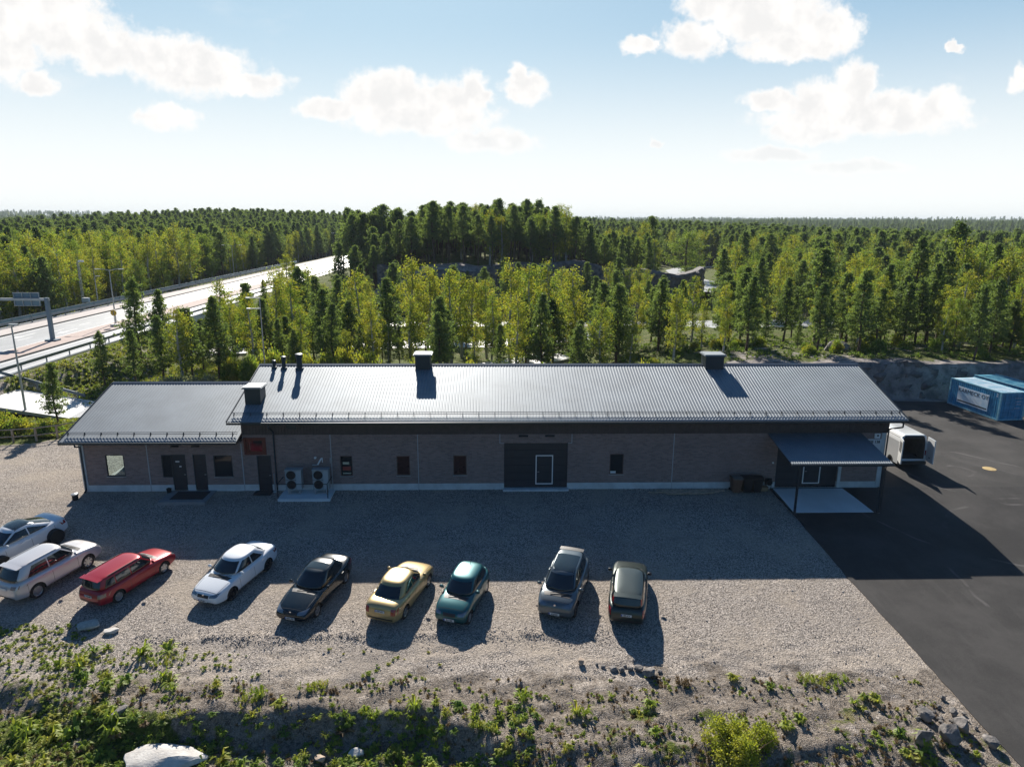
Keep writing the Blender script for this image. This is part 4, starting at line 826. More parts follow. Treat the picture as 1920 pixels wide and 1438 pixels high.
# 2 pearl suv
P2 = D(sed, L=4.74, W=1.88, wb=2.74, r=.37, zb=.27, top=[(2.37,.72),(2.28,.88),(2.0,1.0),(1.5,1.08),(1.1,1.12),(0,1.13),(-1.3,1.16),(-2.0,1.16),(-2.27,1.08),(-2.37,.72)], g=dict(zb=1.10, zr=1.67, xf0=1.08, xf1=.3, xr1=-1.75, xr0=-2.22, w1=.68, rb=.1, wins=[0,.52,1.], cp=.5), fz=.82, tail=(.90, 1.04), ty=(.5, .95), tailm=M_TAILP, pb=.86, pf=.5, rails=2, spoiler=1, ns=7, s=.95)
c_, a_ = place((-21.15, 28.88), (-20.22, 31.3), True, P2); car('suv_car', 'pearl white sport utility car with silver rails and tinted rear glass', 'car', c_, a_, P2, paintm('pearl_paint', (.62, .60, .60), .35, .3), M_RIM)
# 3 red estate
WG = D(sed, L=4.70, W=1.80, wb=2.76, top=[(2.35,.58),(2.27,.72),(2.0,.82),(1.5,.90),(1.1,.96),(0,.98),(-1.3,1.0),(-2.0,1.0),(-2.25,.96),(-2.35,.60)], g=dict(zb=.97, zr=1.42, xf0=1.05, xf1=.35, xr1=-1.98, xr0=-2.22, w1=.72, wins=[0,.42,.78,1.], cp=.22, rb=.08), tail=(.62, .98), ty=(.76, .95), rails=1, spoiler=1, pb=.70)
c_, a_ = place((-17.16, 28.44), (-16.23, 30.67), True, WG); car('estate_car', 'red estate car with black roof rails and blue edged plate', 'car', c_, a_, D(WG, tailm=M_TAILP, tail=(.68, .86), ty=(.66, .95), ns=6, s=.92), paintm('red_paint', (.34, .014, .024), .2, .3), M_RIM, 'YHK-884', 'B')
# 4 white saloon
c_, a_ = place((-12.11, 28.49), (-11.23, 30.91), False, sed); car('saloon_car', 'white saloon car with dark rims standing between the red and black cars', 'car', c_, a_, D(sed, badge=.66), paintm('white_paint_b', (.74, .77, .79), 0, .3), M_RIMD, 'LYI-811')
# 5 black saloon
P5 = D(sed, L=4.8, W=1.84, wb=2.88, top=[(2.40,.56),(2.33,.68),(2.0,.78),(1.5,.88),(1.0,.95),(0,.97),(-1.4,1.0),(-1.8,1.04),(-2.2,1.03),(-2.35,.96),(-2.40,.62)], g=dict(zb=.95, zr=1.38, xf0=.92, xf1=.12, xr1=-1.1, xr0=-1.8), dark_top=(-.05, -.6, .8), badge=.67)
c_, a_ = place((-7.84, 27.0), (-7.11, 29.65), False, P5); car('saloon_car', 'glossy black saloon car with silver rims and round bonnet badge', 'car', c_, a_, P5, paintm('black_paint', (.003, .009, .014), .0, .2), M_RIM, 'HBX-902')
# 6 gold saloon
c_, a_ = place((-3.95, 26.78), (-3.12, 29.28), True, sed); car('saloon_car', 'gold saloon car seen from behind with red corner lamps', 'car', c_, a_, D(sed, L=4.58, ty=(.60, .96), tail=(.66, .93), top=[(2.29,.58),(2.2,.72),(2.0,.80),(1.5,.90),(1.0,.97),(0,1.0),(-1.3,1.02),(-1.7,1.06),(-2.05,1.05),(-2.22,.98),(-2.29,.62)]), paintm('gold_paint', (.44, .33, .15), .35, .32), M_RIM, 'AVP-621', 'B')
# 7 teal hatchback
P7 = D(sed, L=3.75, W=1.62, wb=2.46, r=.29, axo=.04, top=[(1.87,.60),(1.80,.74),(1.5,.86),(1.1,.93),(.8,.96),(0,.98),(-1.2,.99),(-1.6,.98),(-1.80,.92),(-1.87,.62)], g=dict(zb=.96, zr=1.36, xf0=.85, xf1=.15, xr1=-1.2, xr0=-1.7, w1=.70, wins=[0,.5,1.], cp=.25), fz=.68, hy=(.48, .86), tail=(.66, .92), ty=(.74, .94), mould=1, ant=1, s=1.0, hk=.0)
c_, a_ = place((-1.13, 26.38), (-.37, 28.78), False, P7); car('hatchback_car', 'small teal hatchback with oval headlights right of the gold car', 'car', c_, a_, P7, paintm('teal_paint', (.012, .10, .11), .35, .3), M_RIM, 'FLI-180')
# 8 grey electric hatchback
P8 = D(sed, L=4.24, W=1.81, wb=2.76, r=.34, axo=.02, top=[(2.12,.62),(2.05,.80),(1.85,.92),(1.5,1.0),(1.3,1.03),(0,1.03),(-1.2,1.08),(-1.8,1.10),(-2.05,1.0),(-2.12,.66)], g=dict(zb=1.01, zr=1.50, xf0=1.38, xf1=.45, xr1=-1.45, xr0=-1.95, w1=.66, wins=[0,.5,1.], cp=.35), fz=.78, hy=(.42, .88), hk=.05, grille=False, badge=.78, ns=5, dark_top=(.5, -.9, .86), spoiler=1, spm=M_TRIM, s=1.0)
c_, a_ = place((3.54, 26.79), (4.46, 29.56), False, P8); car('hatchback_car', 'grey electric hatchback with dark roof and pale wing mirrors', 'car', c_, a_, P8, paintm('grey_paint', (.10, .125, .14), .3, .3), M_RIMD, 'ICJ-569')
# 9 dark green estate
car('estate_car', 'dark green estate car seen from behind, rightmost in the row', 'car', (6.2, 28.0), 76.5, D(WG, tallt=1, tail=(1.0, 1.36), ty=(.66, .76), mirm=M_TRIM, hanm=M_TRIM, rails=None, s=.96, mould=1), paintm('dark_green_paint', (.028, .040, .036), .4, .34), M_RIM, 'FJR-614', 'B')
# ------------------------------------------------------------------ van with open rear
V = thing('delivery_van', 'white delivery van with both rear doors open beside the right gable', 'van', (29.75, 44.9, .03)); w2, Lv, zf, zt = 1.0, 5.4, .55, 2.45
M_VANW = paintm('van_white', (.70, .72, .72), 0, .4); M_VIN = mat('van_interior', (.13, .12, .11), .8, 0, .2, 3); mb = MB()
def vprof(k, z0=zf):   # cross-section outline (x,z), k shrinks
    return [(-w2*k, z0), (-w2*k, 1.3), (-w2*.97*k, 1.9), (-w2*.86*k, zt-.12), (-w2*.72*k, zt-.01-(1-k)*.8), (w2*.72*k, zt-.01-(1-k)*.8), (w2*.86*k, zt-.12), (w2*.97*k, 1.9), (w2*k, 1.3), (w2*k, z0)]
pr = vprof(1); prn = len(pr)
for y in (0, 3.6, 4.1, 5.0, 5.4):
    f_ = {0: 1, 3.6: 1, 4.1: .95, 5.0: .55, 5.4: .42}[y]
    for x, z in pr: mb.v.append((x*(1 if y < 5 else .94), y, zf+(z-zf)*f_))
for i in range(4):
    for j in range(prn-1):
        if i == 0 and j in (0, 1): continue
        mb.face((i*prn+j, i*prn+j+1, (i+1)*prn+j+1, (i+1)*prn+j))
mb.face([4*prn+j for j in range(prn)])
# left side with the sliding door opening
for ya, yb, za, zb_ in ((0, 1.7, zf, 1.9), (2.9, 3.6, zf, 1.9), (1.7, 2.9, zf, .6)): mb.quad((-w2, ya, za), (-w2, yb, za), (-w2*.98, yb, zb_), (-w2*.98, ya, zb_))
# rear frame
po = vprof(1); pi_ = [(x*.86, zf+.12+(z-zf)*.90) for x, z in po]
b = len(mb.v)
for x, z in po: mb.v.append((x, 0, z))
for x, z in pi_: mb.v.append((x, 0, z))
for j in range(prn-1): mb.face((b+j, b+j+1, b+prn+j+1, b+prn+j))
mb.quad((-w2, 0, zf), (w2, 0, zf), (w2*.86, 0, zf+.12), (-w2*.86, 0, zf+.12)); mb.box(-w2, w2, 0, 5.3, .3, zf)
mb.build('body', M_VANW, V, True)
MB().box(-.9, .9, .03, 3.3, zf+.002, zf+.05).box(.84, .9, .03, 3.3, zf+.05, 2.2).box(-.9, .9, 3.3, 3.36, zf+.05, 2.2).box(-.9, -.84, .03, 1.65, zf+.05, 2.2).box(-.8, .9, .03, 3.3, 2.2, 2.25).build('cargo_lining', M_VIN, V)
for s in (-1, 1):
    d = MB().box(-.035, .035, -.95, 0, .6, 2.3); dd = d.build('rear_door', M_VANW, V, label='rear door swung open to the side'); dd.location = (s*1.0, -.02, 0); dd.rotation_euler = (0, 0, R_(-6 if s > 0 else -20))
    (MB().box(-.042, .042, -.8, -.15, 1.35, 2.1).build('window_panel', M_CG, dd) if s < 0 else None); MB().box(-.05*s-.01, -.05*s+.01, -.6, -.45, .9, .95).build('handle', M_BLACK, dd)
    MB().box(-.05, .06, -.02, .06, .95, 1.3).build('taillight', M_TAIL, V, loc=(s*.95, -.01, .0))
    for y in (.9, 4.3): 
        o = MB().lathe([(0, -.1), (.2, -.1), (.33, -.11), (.35, -.07), (.35, .07), (.33, .11), (.2, .1), (0, .1)], (0, 0, 0), 'Y', 24); o.v = [(p[1], p[0], p[2]) for p in o.v]; o.build('wheel', M_TYRE, V, True, loc=(s*.9, y, .34))
MB().box(-1.0, 1.0, -.14, 0, .3, .52).build('rear_bumper', M_TRIM, V); MB().box(-.14, .14, -.03, 0, 2.33, 2.37).build('brake_light', M_TRIM, V)
MB().box(-.83, .83, 3.9, 3.95, 1.5, 2.0).build('windscreen', M_CG, V)
# ------------------------------------------------------------------ containers
M_CBLUE = mat('container_blue', (.04, .26, .44), .5, 0, .22, 2.2); M_CROOF = mat('container_roof', (.72, .80, .84), .5, 0, vscale=1.2, col2=(.34, .58, .70))
def container(loc, rz_, label, roofm, banner):
    t = thing('shipping_container', label, 'container', loc, R_(rz_), 'blue shipping containers'); Wc, Lc, Hc = 2.44, 6.06, 2.55; mb = MB()
    n = 24
    for side in (0, 1):
        x0 = 0 if side == 0 else Wc; s = 1 if side == 0 else -1; st = (Lc-.24)/n; pr = []
        for k in range(n): a = .12+k*st; pr += [(a, .035), (a+st*.3, .035), (a+st*.5, 0), (a+st*.8, 0)]
        b = len(mb.v)
        for z in (.14, Hc-.1):
            for y, dx in pr: mb.v.append((x0+s*(dx+.01), y, z))
        for k in range(len(pr)-1): mb.face((b+k, b+k+1, b+len(pr)+k+1, b+len(pr)+k))
    mb.box(.05, Wc-.05, Lc-.06, Lc-.02, .1, Hc-.05); mb.build('side_panel', M_CBLUE, t)
    mb = MB()
    for x in (0, Wc-.14):
        for y in (0, Lc-.16): mb.box(x, x+.14, y, y+.16, 0, Hc)
    mb.box(.0, .1, .16, Lc-.16, 0, .14).box(Wc-.1, Wc, .16, Lc-.16, 0, .14).box(.0, .1, .16, Lc-.16, Hc-.1, Hc).box(Wc-.1, Wc, .16, Lc-.16, Hc-.1, Hc).box(.14, Wc-.14, 0, .1, 0, .14).box(.14, Wc-.14, 0, .1, Hc-.12, Hc); mb.build('corner_frame', mat('container_frame', (.22, .48, .58), .5, .1, .2, 3), t)
    mb = MB(); n = 26
    mb.box(.1, Wc-.1, .1, Lc-.1, Hc-.07, Hc-.04)
    for k in range(n): y = .3+k*(Lc-.6)/n; mb.box(.2, Wc-.2, y, y+.1, Hc-.04, Hc-.02)
    mb.build('roof_panel', roofm, t)
    for k, x in enumerate((.14, Wc/2+.01)):
        d = MB().box(x, x+Wc/2-.15, .02, .06, .14, Hc-.12).box(x+.1, x+Wc/2-.25, .005, .02, .35, .9).box(x+.1, x+Wc/2-.25, .005, .02, 1.05, 1.6).box(x+.1, x+Wc/2-.25, .005, .02, 1.75, 2.25).build('end_door', M_CBLUE, t)
        for xx in (x+.28, x+.8): MB().tube((xx, -.02, .1), (xx, -.02, Hc-.1), .018, n=6).build('locking_bar', M_CBLUE, d)
    for z, tx in ((2.0, 'CLHU 22G1'), (1.7, '30480 KG'), (1.45, '2180 KG'), (1.1, '33.2 CU.M')):
        o = text_mesh(tx, .14, 'stencil_text', M_WHITE, t, .002); o.matrix_basis = Matrix.Translation((1.75, -.0, z)) @ Matrix.Rotation(R_(90), 4, 'X')
    if banner:
        bn = MB().box(-.03, -.015, 1.25, 4.9, .5, 2.0).build('banner', mat('banner_white', (.80, .83, .85), .5, 0, vscale=.9, col2=(.50, .68, .80)), t)
        MB().box(-.034, -.03, 1.35, 4.8, .62, .74).build('banner_stripe', M_TRIM, bn)
        o = text_mesh('KARMECK OY', .62, 'lettering', M_TRIM, bn, .002); o.matrix_basis = Matrix.Translation((-.036, 3.08, 1.68)) @ Matrix.Rotation(R_(-90), 4, 'Z') @ Matrix.Rotation(R_(90), 4, 'X') @ Matrix.Diagonal((.92, .85, 1, 1))
        o = text_mesh('2', .4, 'number_mark', M_WHITE, t, .002); o.matrix_basis = Matrix.Translation((-.012, .42, 2.2)) @ Matrix.Rotation(R_(-90), 4, 'Z') @ Matrix.Rotation(R_(90), 4, 'X')
    return t
container((44.5, 56.3, .07), 5, 'blue shipping container with a white lettered banner on its side', M_CROOF, True)
container((47.9, 57.6, .07), 7, 'blue shipping container with bright blue roof beyond the bannered one', mat('container_roof_blue', (.03, .22, .36), .5, .1, vscale=1.2, col2=(.16, .40, .50)), False)
# ------------------------------------------------------------------ roadside things
def lamp_post(x, y, z0, h, label, arms, group=None):
    t = thing('street_lamp', label, 'street lamp', (x, y, z0), 0, group); MB().tube((0, 0, 0), (0, 0, h), .11, .06, 8).build('pole', M_GALV, t)
    for ang_, ln in arms:
        dx, dy = math.cos(ang_)*ln, math.sin(ang_)*ln; MB().tube((0, 0, h-.05), (dx*.5, dy*.5, h+.12), .04, n=6).tube((dx*.5, dy*.5, h+.12), (dx, dy, h+.15), .04, n=6).build('arm', M_GALV, t)
        MB().box(-.38, .38, -.13, .13, -.06, .05).build('lamp_head', M_GALV, t, loc=(dx*1.05, dy*1.05, h+.14)).rotation_euler = (0, 0, ang_)
    return t
lamp_post(-41.5, 59.0, -.2, 8.2, 'tall street lamp with short flat head beside the local road', [(0, .2)])
lamp_post(-54.9, 99.4, HWZ+.12, 7.6, 'street lamp with two arms standing in the paved strip of the motorway', [(PI_, 1.6), (0, 1.6)], 'motorway street lamps')
lamp_post(-70.5, 188, HWZ-1, 9., 'street lamp beside the bend of the motorway guard rail', [(PI_, 2.2), (0, 2.2)], 'motorway street lamps')
lamp_post(-58, 262, HWZ, 10., 'farthest street lamp along the motorway', [(PI_, 2.2), (0, 2.2)], 'motorway street lamps')
lamp_post(-69.5, 121, HWZ-1.5, 6.5, 'slim lamp post behind the far guard rail', [(0, .5)])
lamp_post(11.3, 101, -2, 8.3, 'pale lamp head showing among the trees behind the roof', [(PI_, .6)])
t = thing('mast', 'slender mast with two side arms rising behind the left end of the main roof', 'mast', (-23.9, 70, -.2)); MB().tube((0, 0, 0), (0, 0, 9.5), .09, .05).build('pole', M_GALV, t)
for z in (9.45, 8.35): MB().box(-1.35, .05, -.04, .04, z-.04, z+.04).box(-1.4, -1.0, -.12, .12, z-.07, z+.05).build('cross_arm', M_GALV, t)
t = thing('lattice_mast', 'thin lattice mast with a white box by the forest edge', 'mast', (-70.2, 118, .6))
mb = MB()
for k in range(3): a = k*2.094; mb.tube((.2*math.cos(a), .2*math.sin(a), 0), (.2*math.cos(a), .2*math.sin(a), 9.5), .025, n=5)
for k in range(19):
    for j in range(3): a, b = j*2.094, (j+1)*2.094; mb.tube((.2*math.cos(a), .2*math.sin(a), k*.5), (.2*math.cos(b), .2*math.sin(b), k*.5+.5), .014, n=4)
mb.build('frame', M_GALV, t); MB().box(-.1, 1.0, -.3, .3, 2.6, 3.3).build('box', M_WHITE, t); MB().box(.1, .9, -.2, .2, 9.3, 9.6).build('camera_head', M_WHITE, t)
t = thing('gantry', 'grey steel gantry carrying the back of a sign panel over the motorway', 'sign gantry', (-54.6, 84.4, HWZ+.12))
MB().box(-.2, .2, -.2, .2, 0, 5.3).box(-.7, .7, -.5, .5, 0, .18).build('post', mat('painted_steel', (.14, .2, .25), .5, .4), t); MB().box(-16, .3, -.14, .14, 4.95, 5.25).box(-16.2, -15.8, -.2, .2, 0, 5.25).build('beam', M_GALV, t)
mb = MB().box(-4.1, -.9, .16, .22, 4.3, 5.9)
sp = mb.build('sign_panel', mat('panel_back', (.12, .2, .26), .5, .3, .1, 2), t)
mb = MB()
for k in range(4): mb.box(-4.0+k*1.0, -3.94+k*1.0, .08, .16, 4.3, 5.9)
mb.box(-4.1, -.9, .1, .155, 5.86, 5.92).box(-4.1, -.9, .1, .155, 4.28, 4.34).build('panel_frame', M_GALV, sp); MB().box(-7.4, -6.6, -.2, .2, 4.8, 5.45).build('signal_box', M_GALV, t)
t = thing('road_sign', 'round yellow road sign on a thin post in the paved strip', 'road sign', (-53.3, 96.2, HWZ+.12)); MB().tube((0, 0, 0), (0, 0, 2.2), .04, n=6).build('post', M_GALV, t); MB().lathe([(0, -.02), (.42, -.02), (.42, .02), (0, .02)], (0, 0, 1.9), 'Y', 20).build('sign_plate', mat('sign_yellow', (.55, .36, .03), .5), t)
MB().box(-.06, .06, -.03, -.02, 1.65, 2.1).build('sign_mark', M_TRIM, t); MB().box(-.5, .5, -.35, .35, 0, .3).build('base_block', M_GALV, t)
t = thing('direction_sign', 'green direction sign with white arrow beside the local road', 'road sign', (-48.6, 65.2, -.1)); z0 = 1.35
MB().prism([(-1.8, z0), (1.95, z0), (2.25, z0+.22), (1.95, z0+.44), (-1.8, z0+.44)], -.03, .03).build('sign_plate', mat('sign_green', (.0, .16, .13), .45), t)
for x in (-1.4, -.3, .8, 1.7): MB().tube((x, .06, 0), (x, .06, z0+.4), .03, n=6).build('post', M_GALV, t)
o = text_mesh('LITTUNEN 18', .3, 'lettering', M_WHITE, t, .004); o.matrix_basis = Matrix.Translation((-.05, -.036, z0+.22)) @ Matrix.Rotation(R_(90), 4, 'X'); MB().prism([(1.7, z0+.05), (1.88, z0+.05), (2.1, z0+.22), (1.88, z0+.39), (1.7, z0+.39), (1.9, z0+.22)], -.045, -.03).build('arrow', M_WHITE, t)
def guard(pts, zfn, label, step=4., hh=.75, m=M_GALV, w=.31, double=False, group=None, pcol=None):
    t = thing('guard_rail', label, 'guard rail', (pts[0][0], pts[0][1], zfn(*pts[0])), 0, group); o = Vector(t.location); mb = MB(); mp = MB()
    for (x0, y0), (x1, y1) in zip(pts, pts[1:]):
        a = Vector((x0, y0, zfn(x0, y0)))-o; b = Vector((x1, y1, zfn(x1, y1)))-o; d = (b-a); L = d.length; d.normalize(); n_ = Vector((-d.y, d.x, 0))
        for zz_, th in ([(hh, w)] if not double else [(hh, w), (hh+.42, .06)]):
            i = len(mb.v)
            for p in (a, b):
                for s, dz in ((-.03, -th), (.04, -th*.5), (-.03, 0), (-.07, 0), (-.07, -th)): q = p+n_*s; mb.v.append((q.x, q.y, q.z+zz_+dz))
            for k in range(5): mb.face((i+k, i+(k+1) % 5, i+5+(k+1) % 5, i+5+k))
        for k in range(int(L/step)+1):
            q = a+d*(k*step); mp.box(q.x-.05, q.x+.05, q.y-.05, q.y+.05, q.z-.1, q.z+hh+(.4 if double else 0))
    mb.build('rail', m, t); mp.build('posts', m, t)
guard([(HWX1-.35, 0), (HWX1-.35, 260)], lambda x, y: HWZ, 'steel guard rail along the near edge of the motorway', 4, group='motorway guard rails', m=mat('rail_steel', (.16, .2, .23), .5, .5))
guard([(HWX0+.35, 0), (HWX0+.35, 230)], lambda x, y: HWZ+.1, 'steel guard rail along the footpath side of the motorway', 4, double=True, group='motorway guard rails', m=MATS['rail_steel'])
guard([(HWX0-.5, 40), (HWX0-.5, 240)], lambda x, y: HWZ-.1, 'tall parapet behind the footpath of the motorway', 2, 1.25, mat('parapet_steel', (.10, .19, .25), .4, .6), .8, group='motorway guard rails')
guard([(-100, 65), (-60, 65.3), (-48, 65.2), (-39.5, 64.6)], lambda x, y: float(T(x, y))+.0, 'guard rail on the far verge of the local road', 4, m=MATS['rail_steel'])
# wooden fence at the left of the yard
ft = thing('wooden_fence', 'weathered two rail timber fence at the left end of the gravel yard', 'fence', (-38.6, 50.9, 0)); fo = Vector(ft.location)
fp = [(-41.0, 50.7), (-39.1, 51.0), (-37.4, 51.3), (-35.9, 51.7), (-34.7, 52.4), (-33.7, 53.3), (-32.9, 54.4), (-32.2, 55.8)]
for x, y in fp: MB().box(x-fo.x-.06, x-fo.x+.06, y-fo.y-.06, y-fo.y+.06, -.1, 1.1).build('post', M_WOOD, ft)
for (x0, y0), (x1, y1) in zip(fp, fp[1:]):
    for z in (.5, 1.08):
        a, b = Vector((x0, y0, z))-fo, Vector((x1, y1, z))-fo; MB().tube(a, b, .055, n=6).build('rail', M_WOOD, ft)

# ------------------------------------------------------------------ rocks
def rock_mesh(name, seed, r=(1, 1, .6), sub=3, amp=.28, mat_=None):
    bm = bmesh.new(); bmesh.ops.create_icosphere(bm, subdivisions=sub, radius=1.); R = np.random.RandomState(seed); pl = [Vector(R.normal(size=3)).normalized() for _ in range(14)]; ds = R.uniform(.55, .88, 14)
    for v_ in bm.verts:
        c = v_.co.copy()
        for p, d in zip(pl, ds):
            k = c.dot(p)
            if k > d: c -= p*(k-d)*.98
        c *= 1+amp*.12*math.sin(c.x*9+seed)*math.cos(c.y*8)
        v_.co = Vector((c.x*r[0], c.y*r[1], c.z*r[2]))
    me = bpy.data.meshes.new(name); bm.to_mesh(me); bm.free(); me.materials.append(mat_ or M_ROCK); me.polygons.foreach_set('use_smooth', [True]*len(me.polygons)); me.set_sharp_from_angle(angle=R_(14)); return me
def rock(x, y, r, label, seed, m=None, rzz=None, sink=.25, group=None, sub=3):
    o = bpy.data.objects.new('boulder', rock_mesh('boulder', seed, r, sub, mat_=m)); COL.objects.link(o); x, y = S(x, y) if y < 42 else (x, y); o.location = (x, y, float(T(x, y))+r[2]*(1-sink)); o.rotation_euler = (rnd.uniform(-.1, .1), rnd.uniform(-.1, .1), rnd.uniform(0, 6) if rzz is None else rzz); return tag(o, label, 'rock', group)
M_PALE = mat('pale_rock', (.48, .45, .41), .9, 0, vscale=3, col2=(.62, .60, .56), bump=.02, bscale=14); M_SLAB = mat('slab_rock', (.30, .31, .29), .85, 0, vscale=9, col2=(.44, .45, .42), bump=.012, bscale=25)
rock(-17.25, 26.15, (.62, .42, .2), 'flat grey boulder lying in the shadow of the red car', 3, M_SLAB, .3, .1)
rock(-16.2, 25.85, (.4, .22, .12), 'low pale stone just right of the flat grey boulder', 5, M_PALE, .2, .2)
rock(3.45, 23.35, (.19, .15, .15), 'round buff stone at the left end of the stone row', 8, mat('buff_rock', (.42, .33, .25), .9, 0, .15, 5), None, .2)
rock(6.0, 22.6, (.34, .27, .24), 'largest grey stone at the right end of the stone row', 9)
for k, (x, y, a) in enumerate(((4.3, 23.2, .12), (4.7, 23.08, .2), (5.0, 22.98, .16), (5.32, 22.95, .14), (5.6, 22.9, .2), (6.45, 22.8, .13), (4.05, 23.3, .09), (5.15, 23.2, .1))):
    rock(x, y, (a*1.2, a, a*.7), 'small broken stone in the row behind the dark green car', 20+k, None, None, .3, 'small stones of the stone row', 2)
rock(-4.7, 19.8, (.33, .24, .2), 'pale cream boulder low on the bank below the gold car', 31, M_PALE); rock(-5.9, 19.6, (.22, .2, .18), 'brownish stone left of the pale cream boulder', 32, MATS['buff_rock'])
o = rock(-11.0, 19.55, (1.75, .75, .22), 'large pale flat bedrock slab at the lower left', 34, M_PALE, .05, .0); 
rock(-13.2, 20.9, (.35, .2, .2), 'bluish stone half buried on the shaded bank', 36)
for k, (x, y, a, b) in enumerate(((15.4, 19.0, .62, .5), (16.1, 19.55, .5, .38), (15.2, 20.1, .48, .3), (16.6, 18.8, .42, .34), (14.4, 18.9, .45, .5), (16.35, 20.3, .27, .2))):
    rock(x, y, (a, a*.8, b), ['big blocky boulder at the front of the lower right pile', 'squarish boulder behind the biggest one of the pile', 'low boulder at the left back of the pile', 'boulder of the pile closest to the asphalt', 'tall dark boulder at the left of the lower right pile', 'smallest named boulder at the back of the pile'][k].replace('named ', ''), 50+k, None, None, .3, 'boulders of the lower right pile').scale = (.8, .8, .8)
for k in range(34):
    x = 15.5+rnd.gauss(0, .75); y = 20.2+rnd.gauss(0, .55)
    if x < 16.8: a = rnd.uniform(.06, .15); rock(x, y, (a, a*.85, a*.7), 'fist sized grey rubble stone around the lower right pile', 70+k, None, None, .2, 'rubble around the lower right pile', 1)
rock(37.2, 71.5, (1.4, 1.0, .8), 'mossy rounded boulder behind the right end of the roof', 62)
# scattered pebbles as one mass
def scatter_mesh(name, pts, base_v, base_f, sizes, rots, mats, midx=None):
    n, k = len(pts), len(base_v); c, s = np.cos(rots), np.sin(rots)
    V_ = base_v[None]*np.atleast_2d(sizes).reshape(n, -1, 1 if np.ndim(sizes) == 1 else sizes.shape[-1]) if np.ndim(sizes) > 1 else base_v[None]*sizes[:, None, None]
    Xr = V_[..., 0]*c[:, None]-V_[..., 1]*s[:, None]; Yr = V_[..., 0]*s[:, None]+V_[..., 1]*c[:, None]
    V_ = np.stack([Xr, Yr, V_[..., 2]], -1)+pts[:, None, :]; F = (base_f[None]+(np.arange(n)*k)[:, None, None]).reshape(-1, base_f.shape[1])
    me = bpy.data.meshes.new(name); me.vertices.add(n*k); me.vertices.foreach_set('co', V_.reshape(-1).astype(np.float32)); q = F.shape[1]
    me.loops.add(F.size); me.loops.foreach_set('vertex_index', F.reshape(-1).astype(np.int32)); me.polygons.add(len(F)); me.polygons.foreach_set('loop_start', np.arange(0, F.size, q, dtype=np.int32)); me.polygons.foreach_set('loop_total', np.full(len(F), q, np.int32))
    for m in mats: me.materials.append(m)
    if midx is not None: me.polygons.foreach_set('material_index', np.repeat(midx, len(base_f)).astype(np.int32))
    me.update(calc_edges=True); o = bpy.data.objects.new(name, me); COL.objects.link(o); return o
bv_ = np.array([(1,0,0),(-.4,.8,0),(-.5,-.75,0),(.1,.05,.75),(.2,.1,-.6)], float)*np.array([1, .9, .8]); bf_ = np.array([(0,1,3),(1,2,3),(2,0,3),(1,0,4),(2,1,4),(0,2,4)])
N_ = 16000; px = NR.uniform(-22, 17.0, N_); py = 17.6+NR.beta(1.3, 2.2, N_)*12.5; keep = (wnoise(px, py, 2.3, 16) > NR.uniform(-.9, .5, N_)); px, py = px[keep], py[keep]; _q = np.array([S(a_, b_) for a_, b_ in zip(px, py)]); px, py = _q[:, 0], _q[:, 1]
sz = .016+.035*NR.beta(1.2, 6, len(px))*1.7+.05*(NR.rand(len(px)) > .985)
o = scatter_mesh('gravel_stones', np.stack([px, py, T(px, py)+sz*.2], -1), bv_, bf_, sz, NR.uniform(0, 6.28, len(px)), [mat('stone_grey', (.20, .19, .19), .9), mat('stone_pale', (.46, .43, .40), .9), mat('stone_dark', (.10, .095, .095), .9)], NR.choice(3, len(px), p=[.45, .3, .25])); tag(o, 'loose gravel stones scattered over the yard and bank', kind='stuff')
N2 = 5200; px = NR.uniform(-15, 5, N2); py = 25.35+.35*wnoise(px, px*0, 6, 4)+NR.normal(size=N2)*.3; kp = wnoise(px, py, 1.6, 29) > NR.uniform(-.6, 1., N2); _q = np.array([S(a_, b_) for a_, b_ in zip(px[kp], py[kp])]); sz = .025+.05*NR.beta(1.2, 4, len(_q))
tag(scatter_mesh('gravel_stones', np.stack([_q[:, 0], _q[:, 1], T(_q[:, 0], _q[:, 1])+sz*.2], -1), bv_, bf_, sz, NR.uniform(0, 6.28, len(_q)), [MATS['stone_grey'], MATS['stone_pale'], MATS['stone_dark']], NR.choice(3, len(_q), p=[.45, .25, .3])), 'coarse rubble along the ridge of gravel below the cars', kind='stuff')
# rock faces
def rock_face(name, pts, ztop, depth, seed, label, m):
    mb = MB(); P = pts; n = 110; R = np.random.RandomState(seed)
    def base(u_):
        k = u_*(len(P)-1); i = min(int(k), len(P)-2); f = k-i; return P[i][0]*(1-f)+P[i+1][0]*f, P[i][1]*(1-f)+P[i+1][1]*f
    def fn(a, c):
        x, y = base(a); zb = float(T(x, y-1.0))-.3; zt = ztop(x, y)
        if c <= .8: s = c/.8; z = zb+(zt-zb)*s; yy_ = y+.5*s*depth*.3
        else: s = (c-.8)/.2; yy_ = y+.15*depth+s*depth; z = zt+.12+float(T(x, yy_+0.0))*0+(-.45*s if s > .99 else .0)
        nn = wnoise(np.array(x), np.array(z*2.3+yy_*.2), 3.1, seed)+.5*wnoise(np.array(x), np.array(z*3), 1.1, seed+1); blk = math.floor(float(wnoise(np.array(x), np.array(z), 4.5, seed+2))*3)/3
        y2 = yy_-.55*float(nn)*(1 if c <= .8 else .3)-.5*blk*(1 if c <= .8 else 0)
        return (x+.15*float(nn), y2, z+.18*float(nn)*(c > .1))
    mb.grid(fn, n, 16); o = mb.build(name, m, None, True); return tag(o, label, kind='structure')
M_CUT = mat('cut_rock', (.07, .068, .07), .9, 0, vscale=.9, col2=(.21, .19, .18), bump=.08, bscale=2.4)
